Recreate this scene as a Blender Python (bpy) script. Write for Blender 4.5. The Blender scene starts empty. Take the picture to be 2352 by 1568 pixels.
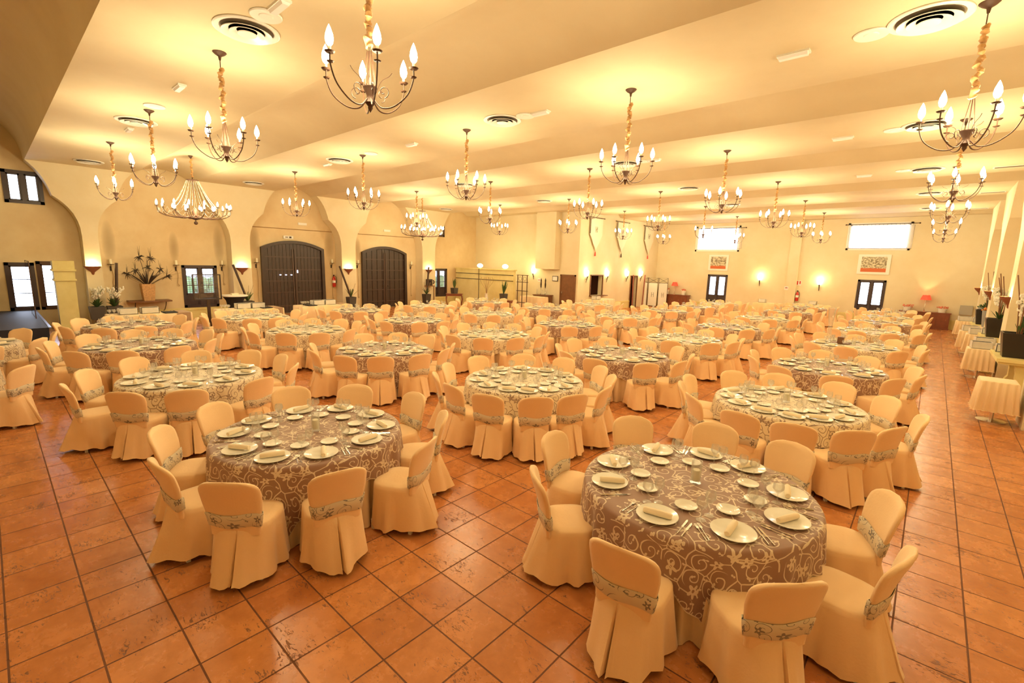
import bpy, math, random
from mathutils import Vector, Matrix
R = math.radians
PI = math.pi
scene = bpy.context.scene
col = scene.collection
# ---------------------------------------------------------------- camera
F_PX, YAW, PITCH, ROLL = 1072.992, -0.72703078, 0.16701244, 0.0276038
CAM = Vector((1.8999, -1.8373, 2.5249))
def cam_axes():
    f0 = Vector((math.sin(YAW), math.cos(YAW), 0)); r = Vector((math.cos(YAW), -math.sin(YAW), 0)); up = Vector((0, 0, 1))
    f = f0 * math.cos(PITCH) - up * math.sin(PITCH); u = up * math.cos(PITCH) + f0 * math.sin(PITCH)
    return r * math.cos(ROLL) + u * math.sin(ROLL), u * math.cos(ROLL) - r * math.sin(ROLL), f
_r, _u, _f = cam_axes()
cd = bpy.data.cameras.new('camera'); cam = bpy.data.objects.new('camera', cd); col.objects.link(cam)
cd.sensor_width = 36; cd.lens = F_PX / 2352 * 36; cd.clip_start = 0.05; cd.clip_end = 200
M = Matrix((( _r.x, _u.x, -_f.x, CAM.x), (_r.y, _u.y, -_f.y, CAM.y), (_r.z, _u.z, -_f.z, CAM.z), (0, 0, 0, 1)))
cam.matrix_world = M
scene.camera = cam
# ---------------------------------------------------------------- light, exposure
world = bpy.data.worlds.new('daylight'); scene.world = world; world.use_nodes = True
bg = world.node_tree.nodes['Background']; bg.inputs[0].default_value = (0.80, 0.86, 1.0, 1); bg.inputs[1].default_value = 7.0
scene.view_settings.view_transform = 'Standard'; scene.view_settings.look = 'None'
scene.view_settings.gamma = 1; scene.view_settings.use_curve_mapping = False
scene.view_settings.exposure = 0.36
CHANDELIER_W, BIG_W, BOWL_W, SCONCE_W, LAMP_W = 46.0, 120.0, 16.0, 9.0, 12.0
WARM = (1.0, 0.86, 0.50)
WARM2 = (1.0, 0.80, 0.36)
scene.cycles.max_bounces = 8; scene.cycles.diffuse_bounces = 4; scene.cycles.glossy_bounces = 3
scene.cycles.transparent_max_bounces = 16; scene.cycles.transmission_bounces = 4
scene.cycles.sample_clamp_indirect = 4.0; scene.cycles.caustics_reflective = False; scene.cycles.caustics_refractive = False
scene.cycles.use_denoising = True; scene.cycles.use_adaptive_sampling = True; scene.cycles.adaptive_threshold = 0.1

# ---------------------------------------------------------------- helpers
def lampl(name, loc, w, size=0.06, color=WARM, parent=None):
    d = bpy.data.lights.new(name, 'POINT'); d.energy = w; d.color = color; d.shadow_soft_size = size
    o = bpy.data.objects.new(name, d); col.objects.link(o); o.location = loc
    if parent: o.parent = parent
    return o
class MB:
    def __init__(s): s.v = []; s.f = []; s.uv = None
    def add(s, v, f):
        n = len(s.v); s.v += [tuple(p) for p in v]; s.f += [tuple(i + n for i in q) for q in f]; return s
    def box(s, c, d, rz=0, tilt=None):
        x, y, z = d[0] / 2, d[1] / 2, d[2] / 2
        P = [Vector((a * x, b * y, e * z)) for e in (-1, 1) for a, b in ((-1, -1), (1, -1), (1, 1), (-1, 1))]
        m = Matrix.Rotation(rz, 3, 'Z')
        if tilt: m = m @ Matrix.Rotation(tilt[0], 3, 'X') @ Matrix.Rotation(tilt[1], 3, 'Y')
        return s.add([m @ p + Vector(c) for p in P], [(3, 2, 1, 0), (4, 5, 6, 7), (0, 1, 5, 4), (1, 2, 6, 5), (2, 3, 7, 6), (3, 0, 4, 7)])
    def lathe(s, prof, n=16, c=(0, 0, 0), mat=None):
        V = []; Fc = []
        for r, z in prof:
            for k in range(n):
                a = 2 * PI * k / n; p = Vector((r * math.cos(a), r * math.sin(a), z))
                V.append((mat @ p if mat else p) + Vector(c))
        m = len(prof)
        for i in range(m - 1):
            for k in range(n):
                k2 = (k + 1) % n; Fc.append((i * n + k, i * n + k2, (i + 1) * n + k2, (i + 1) * n + k))
        if prof[0][0] > 1e-5: Fc.append(tuple(range(n - 1, -1, -1)))
        if prof[-1][0] > 1e-5: Fc.append(tuple((m - 1) * n + k for k in range(n)))
        return s.add(V, Fc)
    def ring(s, c, r, rr, n=20, m=6, mat=None):
        V = []; Fc = []
        for i in range(n):
            a = 2 * PI * i / n
            for j in range(m):
                b = 2 * PI * j / m; p = Vector(((r + rr * math.cos(b)) * math.cos(a), (r + rr * math.cos(b)) * math.sin(a), rr * math.sin(b)))
                V.append((mat @ p if mat else p) + Vector(c))
        for i in range(n):
            for j in range(m):
                Fc.append((i * m + j, ((i + 1) % n) * m + j, ((i + 1) % n) * m + (j + 1) % m, i * m + (j + 1) % m))
        return s.add(V, Fc)
    def tube(s, pts, rad, n=6):
        pts = [Vector(p) for p in pts]; N = len(pts)
        rads = rad if isinstance(rad, (list, tuple)) else [rad] * N
        V = []; Fc = []; ref = None
        for i, p in enumerate(pts):
            t = (pts[min(i + 1, N - 1)] - pts[max(i - 1, 0)])
            if t.length < 1e-9: t = Vector((0, 0, 1))
            t.normalize()
            if ref is None: ref = Vector((0, 0, 1)) if abs(t.z) < 0.9 else Vector((1, 0, 0))
            a = ref - t * ref.dot(t)
            if a.length < 1e-4: a = t.orthogonal()
            a.normalize(); b = t.cross(a); ref = a
            for k in range(n):
                w = 2 * PI * k / n; V.append(p + (a * math.cos(w) + b * math.sin(w)) * rads[i])
        for i in range(N - 1):
            for k in range(n):
                k2 = (k + 1) % n; Fc.append((i * n + k, i * n + k2, (i + 1) * n + k2, (i + 1) * n + k))
        Fc.append(tuple(range(n - 1, -1, -1))); Fc.append(tuple((N - 1) * n + k for k in range(n)))
        return s.add(V, Fc)
    def prism(s, poly, axis, a, b):
        # poly in the plane normal to axis; extruded from a to b
        n = len(poly)
        def P(u, v, w): return {'x': (w, u, v), 'y': (u, w, v), 'z': (u, v, w)}[axis]
        V = [P(u, v, a) for u, v in poly] + [P(u, v, b) for u, v in poly]
        Fc = [tuple(range(n)), tuple(range(2 * n - 1, n - 1, -1))] + [(i, i + n, (i + 1) % n + n, (i + 1) % n) for i in range(n)]
        return s.add(V, Fc)
    def sphere(s, c, r, n=10, m=6, sq=(1, 1, 1)):
        prof = [(max(r * math.sin(PI * i / m), 1e-6) * 1.0, -r * math.cos(PI * i / m)) for i in range(m + 1)]
        mt = Matrix.Diagonal(Vector(sq)); return s.lathe(prof, n, c, mt)
    def build(s, name, mat, parent=None, smooth=True, loc=None, ang=40):
        me = bpy.data.meshes.new(name); me.from_pydata(s.v, [], s.f)
        if s.uv:
            for ln, U in s.uv.items():
                L = me.uv_layers.new(name=ln)
                for lp in me.loops: L.data[lp.index].uv = U[lp.vertex_index]
        if smooth:
            me.polygons.foreach_set('use_smooth', [True] * len(me.polygons))
            if ang: me.set_sharp_from_angle(angle=R(ang))
        me.materials.append(mat); me.update()
        o = bpy.data.objects.new(name, me); col.objects.link(o)
        if parent: o.parent = parent
        if loc: o.location = loc
        return o
def tag(o, label=None, cat=None, group=None, kind=None):
    if label: o['label'] = label
    if cat: o['category'] = cat
    if group: o['group'] = group
    if kind: o['kind'] = kind
    return o
def empty(name, loc, rz=0, label=None, cat=None, group=None):
    o = bpy.data.objects.new(name, None); col.objects.link(o); o.location = loc; o.rotation_euler = (0, 0, rz)
    o.empty_display_size = 0.1
    return tag(o, label, cat, group)
def kids(o): return KIDS.get(o.name, [])
KIDS = {}
def copy_tree(o, loc=None, rz=None, label=None, group=None, parent=None):
    ch = [c for c in o.children]
    c = o.copy(); col.objects.link(c)
    if parent: c.parent = parent
    if loc is not None: c.location = loc
    if rz is not None: c.rotation_euler = (0, 0, rz)
    if label: c['label'] = label
    if group: c['group'] = group
    for k in ch: copy_tree(k, parent=c)
    return c
def structure(o): o['kind'] = 'structure'; return o

# ---------------------------------------------------------------- materials
MATS = {}
def nodes_of(m): return m.node_tree.nodes, m.node_tree.links
def mat(name, c, rough=0.6, metal=0.0, spec=0.5, var=0.0, vscale=6.0, bump=0.0, bscale=30.0, emit=None, es=0.0, sheen=0.0, trans=0.0, sub=0.0):
    if name in MATS: return MATS[name]
    m = bpy.data.materials.new(name); m.use_nodes = True; N, L = nodes_of(m); b = N['Principled BSDF']
    b.inputs['Base Color'].default_value = (*c, 1); b.inputs['Roughness'].default_value = rough
    b.inputs['Metallic'].default_value = metal; b.inputs['Specular IOR Level'].default_value = spec
    if sheen: b.inputs['Sheen Weight'].default_value = sheen
    if emit: b.inputs['Emission Color'].default_value = (*emit, 1); b.inputs['Emission Strength'].default_value = es
    if var or bump:
        tc = N.new('ShaderNodeTexCoord')
        if var:
            n1 = N.new('ShaderNodeTexNoise'); n1.inputs['Scale'].default_value = vscale; n1.inputs['Detail'].default_value = 5
            L.new(tc.outputs['Object'], n1.inputs['Vector'])
            mx = N.new('ShaderNodeMix'); mx.data_type = 'RGBA'
            mx.inputs[6].default_value = (*[max(0, k * (1 - var)) for k in c], 1); mx.inputs[7].default_value = (*[min(1, k * (1 + var)) for k in c], 1)
            L.new(n1.outputs[0], mx.inputs[0]); L.new(mx.outputs[2], b.inputs['Base Color'])
        if bump:
            n2 = N.new('ShaderNodeTexNoise'); n2.inputs['Scale'].default_value = bscale; n2.inputs['Detail'].default_value = 4
            L.new(tc.outputs['Object'], n2.inputs['Vector'])
            bp = N.new('ShaderNodeBump'); bp.inputs['Strength'].default_value = bump; bp.inputs['Distance'].default_value = 0.01
            L.new(n2.outputs[0], bp.inputs['Height']); L.new(bp.outputs[0], b.inputs['Normal'])
    MATS[name] = m; return m
def emis(name, c, s, sample=True):
    m = bpy.data.materials.new(name); m.use_nodes = True; N, L = nodes_of(m); N.clear()
    e = N.new('ShaderNodeEmission'); e.inputs[0].default_value = (*c, 1); e.inputs[1].default_value = s
    o = N.new('ShaderNodeOutputMaterial'); L.new(e.outputs[0], o.inputs[0])
    if not sample: m.cycles.emission_sampling = 'NONE'
    MATS[name] = m; return m
def glassy(name, tint=(1, 1, 1), fac=0.10, rough=0.02, edge=.6, haze=0.0):
    m = bpy.data.materials.new(name); m.use_nodes = True; N, L = nodes_of(m); N.clear()
    t = N.new('ShaderNodeBsdfTransparent'); t.inputs[0].default_value = (*tint, 1)
    g = N.new('ShaderNodeBsdfGlossy'); g.inputs['Roughness'].default_value = rough
    lw = N.new('ShaderNodeLayerWeight'); lw.inputs[0].default_value = 0.35
    ma = N.new('ShaderNodeMath'); ma.operation = 'MULTIPLY_ADD'; ma.inputs[1].default_value = 0.6; ma.inputs[2].default_value = fac
    ma.use_clamp = True
    mx = N.new('ShaderNodeMixShader'); o = N.new('ShaderNodeOutputMaterial'); ma.inputs[1].default_value = edge
    L.new(lw.outputs['Fresnel'], ma.inputs[0]); L.new(ma.outputs[0], mx.inputs[0]); L.new(t.outputs[0], mx.inputs[1]); L.new(g.outputs[0], mx.inputs[2])
    if haze:
        d = N.new('ShaderNodeBsdfDiffuse'); d.inputs[0].default_value = (.95, .92, .85, 1); m2 = N.new('ShaderNodeMixShader'); m2.inputs[0].default_value = haze
        L.new(mx.outputs[0], m2.inputs[1]); L.new(d.outputs[0], m2.inputs[2]); L.new(m2.outputs[0], o.inputs[0])
    else: L.new(mx.outputs[0], o.inputs[0])
    MATS[name] = m; return m

def plaster(name, c1, c2, scale=0.9, rough=0.75, streak=0.0, bump=0.15):
    m = bpy.data.materials.new(name); m.use_nodes = True; N, L = nodes_of(m); b = N['Principled BSDF']
    b.inputs['Roughness'].default_value = rough; b.inputs['Specular IOR Level'].default_value = 0.25
    tc = N.new('ShaderNodeTexCoord')
    n1 = N.new('ShaderNodeTexNoise'); n1.inputs['Scale'].default_value = scale; n1.inputs['Detail'].default_value = 7; n1.inputs['Roughness'].default_value = 0.6
    L.new(tc.outputs['Object'], n1.inputs['Vector'])
    cr = N.new('ShaderNodeValToRGB'); cr.color_ramp.elements[0].position = 0.32; cr.color_ramp.elements[1].position = 0.68
    cr.color_ramp.elements[0].color = (*c1, 1); cr.color_ramp.elements[1].color = (*c2, 1)
    L.new(n1.outputs[0], cr.inputs[0]); L.new(cr.outputs[0], b.inputs['Base Color'])
    n2 = N.new('ShaderNodeTexNoise'); n2.inputs['Scale'].default_value = 9; n2.inputs['Detail'].default_value = 8
    L.new(tc.outputs['Object'], n2.inputs['Vector'])
    bp = N.new('ShaderNodeBump'); bp.inputs['Strength'].default_value = bump; bp.inputs['Distance'].default_value = 0.02
    L.new(n2.outputs[0], bp.inputs['Height']); L.new(bp.outputs[0], b.inputs['Normal'])
    MATS[name] = m; return m

class G:
    """tiny node-math helper"""
    def __init__(s, m): s.N, s.L = nodes_of(m)
    def _in(s, sock, v):
        if isinstance(v, (int, float)): sock.default_value = v
        else: s.L.new(v, sock)
    def m(s, op, a, b=0.0, c=0.0):
        n = s.N.new('ShaderNodeMath'); n.operation = op; s._in(n.inputs[0], a); s._in(n.inputs[1], b); s._in(n.inputs[2], c); return n.outputs[0]
    def vm(s, op, a, b=None, sc=None):
        n = s.N.new('ShaderNodeVectorMath'); n.operation = op; s.L.new(a, n.inputs[0])
        if b is not None:
            if isinstance(b, tuple): n.inputs[1].default_value = b
            else: s.L.new(b, n.inputs[1])
        if sc is not None: n.inputs['Scale'].default_value = sc
        return n.outputs[0]
    def sep(s, v):
        n = s.N.new('ShaderNodeSeparateXYZ'); s.L.new(v, n.inputs[0]); return n.outputs[0], n.outputs[1], n.outputs[2]
    def vor(s, v, feat='F1'):
        n = s.N.new('ShaderNodeTexVoronoi'); n.voronoi_dimensions = '2D'; n.feature = feat; n.inputs['Scale'].default_value = 1.0
        n.inputs['Randomness'].default_value = 0.72; s.L.new(v, n.inputs['Vector']); return n

def embroidery(name, base, line, scale=5.6, edge=True, rough=0.55, sheen=0.2, wid=.085, vines=1.0):
    m = bpy.data.materials.new(name); m.use_nodes = True; g = G(m); N, L = g.N, g.L; b = N['Principled BSDF']
    uv = N.new('ShaderNodeUVMap'); uv.uv_map = 'flat'
    nz = N.new('ShaderNodeTexNoise'); nz.inputs['Scale'].default_value = 3.0; L.new(uv.outputs[0], nz.inputs['Vector'])
    off = g.vm('SUBTRACT', nz.outputs[1], (0.5, 0.5, 0.5)); off = g.vm('SCALE', off, sc=0.12)
    p = g.vm('ADD', uv.outputs[0], off)
    P1 = g.vm('SCALE', p, sc=scale)
    v1 = g.vor(P1); d = g.vm('SUBTRACT', P1, v1.outputs['Position']); dx, dy, _ = g.sep(d)
    r = v1.outputs['Distance']; th = g.m('ARCTAN2', dy, dx); rnd, rnd2, _ = g.sep(v1.outputs['Color'])
    flip = g.m('SUBTRACT', g.m('MULTIPLY', g.m('GREATER_THAN', rnd2, 0.5), 2.0), 1.0)
    ph = g.m('ADD', g.m('ADD', g.m('MULTIPLY', g.m('MULTIPLY', th, flip), 1 / (2 * PI)), rnd), g.m('MULTIPLY', r, -3.6))
    fr = g.m('ABSOLUTE', g.m('SUBTRACT', g.m('FRACT', g.m('ADD', ph, 20.0)), 0.5))
    spiral = g.m('MULTIPLY', g.m('LESS_THAN', fr, wid), g.m('MULTIPLY', g.m('LESS_THAN', r, 0.43), g.m('GREATER_THAN', r, 0.03)))
    P2 = g.vm('ADD', g.vm('SCALE', p, sc=scale * 0.8), (3.7, 8.1, 0.0))
    v2 = g.vor(P2); d2 = g.vm('SUBTRACT', P2, v2.outputs['Position']); ex, ey, _ = g.sep(d2); th2 = g.m('ARCTAN2', ey, ex)
    rn3, _, _ = g.sep(v2.outputs['Color'])
    pet = g.m('ADD', g.m('MULTIPLY', g.m('COSINE', g.m('MULTIPLY_ADD', th2, 5.0, g.m('MULTIPLY', rn3, 6.28))), 0.065), 0.155)
    flower = g.m('MULTIPLY', g.m('LESS_THAN', v2.outputs['Distance'], pet), g.m('GREATER_THAN', v2.outputs['Distance'], 0.045))
    v3 = g.vor(P1, 'DISTANCE_TO_EDGE'); vine = g.m('MULTIPLY', g.m('LESS_THAN', v3.outputs['Distance'], wid * .3), g.m('MULTIPLY', g.m('GREATER_THAN', nz.outputs[0], .47), vines))
    P4 = g.vm('ADD', g.vm('SCALE', p, sc=scale * 1.9), (1.3, 2.9, 0.0)); v4 = g.vor(P4)
    d4 = g.vm('SUBTRACT', P4, v4.outputs['Position']); fx, fy, _ = g.sep(d4); rn4, _, _ = g.sep(v4.outputs['Color'])
    leaf = g.m('LESS_THAN', v4.outputs['Distance'], g.m('ADD', g.m('MULTIPLY', g.m('COSINE', g.m('MULTIPLY_ADD', g.m('ARCTAN2', fy, fx), 2.0, g.m('MULTIPLY', rn4, 6.28))), 0.1), 0.12))
    leaf = g.m('MULTIPLY', leaf, g.m('GREATER_THAN', rn4, 0.5))
    mask = g.m('MAXIMUM', g.m('MAXIMUM', spiral, flower), g.m('MAXIMUM', vine, leaf))
    if edge:
        ue = N.new('ShaderNodeUVMap'); ue.uv_map = 'edge'; eu, _, _ = g.sep(ue.outputs[0]); mask = g.m('MAXIMUM', mask, g.m('LESS_THAN', eu, 0.009))
    mask = g.m('MULTIPLY', mask, 0.88)
    mx = N.new('ShaderNodeMix'); mx.data_type = 'RGBA'; mx.inputs[6].default_value = (*base, 1); mx.inputs[7].default_value = (*line, 1)
    L.new(mask, mx.inputs[0]); L.new(mx.outputs[2], b.inputs['Base Color']); b.inputs['Roughness'].default_value = rough
    b.inputs['Sheen Weight'].default_value = sheen
    bp = N.new('ShaderNodeBump'); bp.inputs['Strength'].default_value = 0.3; bp.inputs['Distance'].default_value = 0.003
    L.new(mask, bp.inputs['Height']); L.new(bp.outputs[0], b.inputs['Normal'])
    MATS[name] = m; return m

def tile_floor():
    m = bpy.data.materials.new('terracotta_tiles'); m.use_nodes = True; g = G(m); N, L = g.N, g.L; b = N['Principled BSDF']
    tc = N.new('ShaderNodeTexCoord'); P = tc.outputs['Object']
    br = N.new('ShaderNodeTexBrick'); br.offset = 0.0; br.squash = 1.0
    br.inputs['Scale'].default_value = 1.0; br.inputs['Brick Width'].default_value = 0.4; br.inputs['Row Height'].default_value = 0.4
    br.inputs['Mortar Size'].default_value = 0.0065; br.inputs['Mortar Smooth'].default_value = 0.25; br.inputs['Bias'].default_value = 0.0
    br.inputs['Color1'].default_value = (0.53, 0.20, 0.066, 1); br.inputs['Color2'].default_value = (0.64, 0.27, 0.095, 1); br.inputs['Mortar'].default_value = (0.16, 0.055, 0.018, 1)
    L.new(P, br.inputs['Vector'])
    n1 = N.new('ShaderNodeTexNoise'); n1.inputs['Scale'].default_value = 4.0; n1.inputs['Detail'].default_value = 8; n1.inputs['Roughness'].default_value = 0.65; L.new(P, n1.inputs['Vector'])
    cr = N.new('ShaderNodeValToRGB'); cr.color_ramp.elements[0].position = 0.35; cr.color_ramp.elements[1].position = 0.68
    cr.color_ramp.elements[0].color = (0.88, 0.80, 0.74, 1); cr.color_ramp.elements[1].color = (1.18, 1.16, 1.10, 1); L.new(n1.outputs[0], cr.inputs[0])
    mu = N.new('ShaderNodeMix'); mu.data_type = 'RGBA'; mu.blend_type = 'MULTIPLY'; mu.inputs[0].default_value = 1.0
    L.new(br.outputs[0], mu.inputs[6]); L.new(cr.outputs[0], mu.inputs[7])
    # dark travertine-like pits, gathered in drifts, running along x
    mp = N.new('ShaderNodeMapping'); mp.inputs['Scale'].default_value = (17, 38, 1); L.new(P, mp.inputs['Vector'])
    n2 = N.new('ShaderNodeTexNoise'); n2.inputs['Scale'].default_value = 1.0; n2.inputs['Detail'].default_value = 3; n2.inputs['Roughness'].default_value = 0.7; n2.inputs['Distortion'].default_value = 1.4
    L.new(mp.outputs[0], n2.inputs['Vector'])
    n3 = N.new('ShaderNodeTexNoise'); n3.inputs['Scale'].default_value = 3.2; n3.inputs['Detail'].default_value = 2; L.new(P, n3.inputs['Vector'])
    pit = g.m('GREATER_THAN', g.m('ADD', n2.outputs[0], g.m('MULTIPLY', g.m('SUBTRACT', n3.outputs[0], 0.5), 0.60)), 0.655)
    m2 = N.new('ShaderNodeMix'); m2.data_type = 'RGBA'; L.new(g.m('MULTIPLY', pit, 0.72), m2.inputs[0]); L.new(mu.outputs[2], m2.inputs[6]); m2.inputs[7].default_value = (0.13, 0.05, 0.02, 1)
    L.new(m2.outputs[2], b.inputs['Base Color'])
    ro = g.m('ADD', g.m('MULTIPLY', br.outputs['Fac'], 0.4), g.m('MULTIPLY_ADD', n1.outputs[0], 0.25, g.m('MULTIPLY_ADD', pit, 0.3, 0.14)))
    L.new(ro, b.inputs['Roughness']); b.inputs['Specular IOR Level'].default_value = 0.5
    hgt = g.m('SUBTRACT', g.m('MULTIPLY', n1.outputs[0], 0.12), g.m('ADD', br.outputs['Fac'], g.m('MULTIPLY', pit, 0.25)))
    bp = N.new('ShaderNodeBump'); bp.inputs['Strength'].default_value = 0.5; bp.inputs['Distance'].default_value = 0.006
    L.new(hgt, bp.inputs['Height']); L.new(bp.outputs[0], b.inputs['Normal'])
    return m

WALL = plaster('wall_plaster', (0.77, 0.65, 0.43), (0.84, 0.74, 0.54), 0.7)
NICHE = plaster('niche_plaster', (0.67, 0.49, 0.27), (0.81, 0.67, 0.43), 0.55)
CEIL = plaster('ceiling_plaster', (0.66, 0.545, 0.355), (0.74, 0.63, 0.43), 0.5, bump=0.08)
def soot(m, pts):
    g = G(m); N, L = g.N, g.L; b = N['Principled BSDF']; src = b.inputs['Base Color'].links[0].from_socket
    tc = N.new('ShaderNodeTexCoord'); _, y, z = g.sep(tc.outputs['Object']); tot = None
    for y0, z0, w, h in pts:
        a = g.m('POWER', g.m('ABSOLUTE', g.m('MULTIPLY', g.m('SUBTRACT', y, y0), 1 / w)), 2.0); c = g.m('POWER', g.m('ABSOLUTE', g.m('MULTIPLY', g.m('SUBTRACT', z, z0), 1 / h)), 2.0)
        v = g.m('MAXIMUM', g.m('SUBTRACT', 1.0, g.m('ADD', a, c)), 0.0); tot = v if tot is None else g.m('MAXIMUM', tot, v)
    mx = N.new('ShaderNodeMix'); mx.data_type = 'RGBA'; L.new(g.m('MULTIPLY', tot, .5), mx.inputs[0]); L.new(src, mx.inputs[6]); mx.inputs[7].default_value = (.22, .14, .07, 1); L.new(mx.outputs[2], b.inputs['Base Color'])
soot(NICHE, [(1.12, 2.85, .2, .75), (3.0, 2.75, .17, .6), (4.5, 2.9, .2, .8), (5.85, 3.1, .24, .7), (9.15, 3.1, .26, .8), (10.6, 3.0, .2, .6)])
YELLOW = plaster('yellow_stucco', (0.74, 0.62, 0.26), (0.84, 0.73, 0.36), 2.0)
FLOOR = tile_floor()
CREAM = mat('cream_cotton', (0.96, 0.66, 0.37), 0.8, var=0.04, bump=0.12, bscale=60, sheen=0.3)
SKIRT = mat('cream_satin', (0.90, 0.68, 0.43), 0.6, var=0.04, sheen=0.2)
BROWN_EMB = embroidery('brown_organza', (0.30, 0.165, 0.115), (0.80, 0.66, 0.50))
CREAM_EMB = embroidery('cream_organza', (0.76, 0.64, 0.48), (0.24, 0.14, 0.10))
SASH = embroidery('grey_sash', (0.74, 0.63, 0.47), (0.17, 0.14, 0.13), 8.5, edge=False, wid=.06, vines=0.0)
CHINA = mat('white_china', (0.90, 0.87, 0.80), 0.12)
NAPKIN = mat('napkin_linen', (0.90, 0.76, 0.56), 0.8, sheen=0.2)
STEEL = mat('steel', (0.78, 0.74, 0.68), 0.22, 1.0)
GLASS = glassy('clear_glass', fac=.04, rough=.15, edge=.3, haze=.09)
MIRROR = glassy('reflecting_glass', fac=.5, rough=.03)
PANE = glassy('window_glass', (0.95, 0.97, 1.0), 0.04)
WAX = mat('ivory_wax', (0.92, 0.84, 0.62), 0.45)
IRON = mat('dark_iron', (0.06, 0.032, 0.018), 0.5, 0.3)
RUST = mat('rust_iron', (0.085, 0.036, 0.018), 0.6, 0.1)
GOLD = mat('gold_organza', (0.50, 0.27, 0.09), 0.55, sheen=0.3, var=0.25, vscale=25)
BULB = emis('lit_bulb', (1.0, 0.86, 0.58), 22.0, False)
FLAME = emis('lit_lamp', (1.0, 0.84, 0.46), 12.0, False)
BEAD = glassy('clear_beads', fac=.25, rough=.2, edge=.3, haze=.3)
WHITE = mat('white_paint', (0.88, 0.85, 0.78), 0.4)
WHITEPL = mat('white_plastic', (0.86, 0.84, 0.80), 0.35)
DARKWOOD = mat('dark_wood', (0.045, 0.024, 0.016), 0.4, var=0.3, vscale=8)
BLACKWIN = mat('window_frame_wood', (0.05, 0.03, 0.035), 0.35)
REDWOOD = mat('mahogany', (0.22, 0.06, 0.025), 0.3, var=0.3, vscale=7)
MIDWOOD = mat('door_wood', (0.20, 0.085, 0.035), 0.45, var=0.3, vscale=7)
BLACK = mat('black_cloth', (0.015, 0.014, 0.018), 0.8)
POTGREY = mat('anthracite_pot', (0.07, 0.06, 0.055), 0.45, var=0.1)
POTBLACK = mat('black_pot', (0.022, 0.017, 0.015), 0.3)
GREYPOT = mat('zinc_grey', (0.30, 0.30, 0.30), 0.45, 0.2)
LEAF = mat('leaf_green', (0.06, 0.12, 0.035), 0.5, var=0.4)
DARKLEAF = mat('dark_leaf', (0.05, 0.035, 0.03), 0.6, var=0.3)
PETAL = mat('white_petal', (0.88, 0.84, 0.74), 0.5)
WICKER = mat('wicker', (0.62, 0.36, 0.16), 0.7, var=0.6, vscale=28, bump=0.9, bscale=60)
TERRA = mat('terracotta_bowl', (0.26, 0.085, 0.04), 0.6)
RED = mat('extinguisher_red', (0.55, 0.03, 0.02), 0.3)
REDSHADE = mat('red_shade', (0.72, 0.08, 0.05), 0.8, emit=(1.0, 0.12, 0.05), es=0.35)
ROPE = mat('rope', (0.40, 0.26, 0.13), 0.8)
STAGE = mat('stage_carpet', (0.012, 0.017, 0.04), 0.6)
GREYBOX = mat('white_box', (0.72, 0.68, 0.62), 0.5, var=0.1, vscale=12)
LINEN = mat('beige_runner', (0.42, 0.28, 0.18), 0.7, var=0.2)

# ================================================================ the hall
XL, XLB, XR, XRB, YF, YB, HC = -19.0, -19.6, 3.3, 3.9, 27.9, -5.6, 5.2
REC = [-1.6, 2.78, 7.45, 12.15, 17.0, 21.8, 26.6]
HALF = [(1.97, 0.0), (1.985, 2.0), (1.99, 3.0), (1.975, 3.25), (1.93, 3.48), (1.85, 3.7), (1.73, 3.9), (1.60, 4.05), (1.49, 4.15), (1.40, 4.22), (1.36, 4.38), (1.29, 4.6), (1.20, 4.8), (1.09, 4.98), (0.9, 5.2)]
def structural(mb, name, m, smooth=False, **k):
    o = mb.build(name, m, smooth=smooth, **k); o['kind'] = 'structure'; return o
b = MB(); b.add([(-20.2, YB, 0), (4.2, YB, 0), (4.2, YF + .3, 0), (-20.2, YF + .3, 0)], [(0, 1, 2, 3)]); structural(b, 'floor', FLOOR)
# ceiling: flat strips that carry the lamps, barrel recesses between them, shallow but for the first
prof = [(YB, HC)]
for c in REC:
    a0 = math.atan2(1.1, -0.9); a1 = math.atan2(1.1, 0.9)
    for k in range(15):
        a = a0 + (a1 - a0) * k / 14; y = c + 1.421 * math.cos(a); z = 4.1 + 1.421 * math.sin(a)
        if c == REC[0]: q = PI - PI * k / 14; y = c + .9 * math.cos(q); z = 5.2 + 1.25 * math.sin(q)  # first recess shaped steep and tall to keep its sides dark
        if y <= YF: prof.append((y, z))
prof.append((YF + .05, prof[-1][1]))
b = MB(); n = len(prof)
b.add([(-20.0, y, z) for y, z in prof] + [(4.1, y, z) for y, z in prof], [(i, i + n, i + n + 1, i + 1) for i in range(n - 1)])
structural(b, 'ceiling', CEIL, True, ang=22)
def piers(name, xa, xb, lim=(YB, YF)):
    edges = [(lim[0], None)] 
    cs = [c for c in REC if c - 0.9 < lim[1]]
    b = MB()
    def poly(yl, yr, cl, cr):
        P = []
        if cl is None: P += [(lim[0], 5.6), (lim[0], 0)] 
        else: P += [(cl + d, z) for d, z in reversed(HALF)]
        if cr is None: P += [(lim[1], 0), (lim[1], 5.2)]
        else: P += [(cr - d, z) for d, z in HALF]
        return P
    seq = [None] + cs + [None]
    for i in range(len(seq) - 1):
        cl, cr = seq[i], seq[i + 1]
        if cr is None and cl + 1.99 > lim[1]: break
        P = poly(0, 0, cl, cr)
        if cl is None: P = [(lim[0], 5.2), (lim[0], 0)] + [(cr - d, z) for d, z in HALF]
        b.prism(P, 'x', xa, xb)
    return structural(b, name, WALL, True, ang=30)
piers('wall_left', XL, XLB, (YB, 18.7))
piers('wall_right', XR, XRB, (YB, YF))
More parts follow.
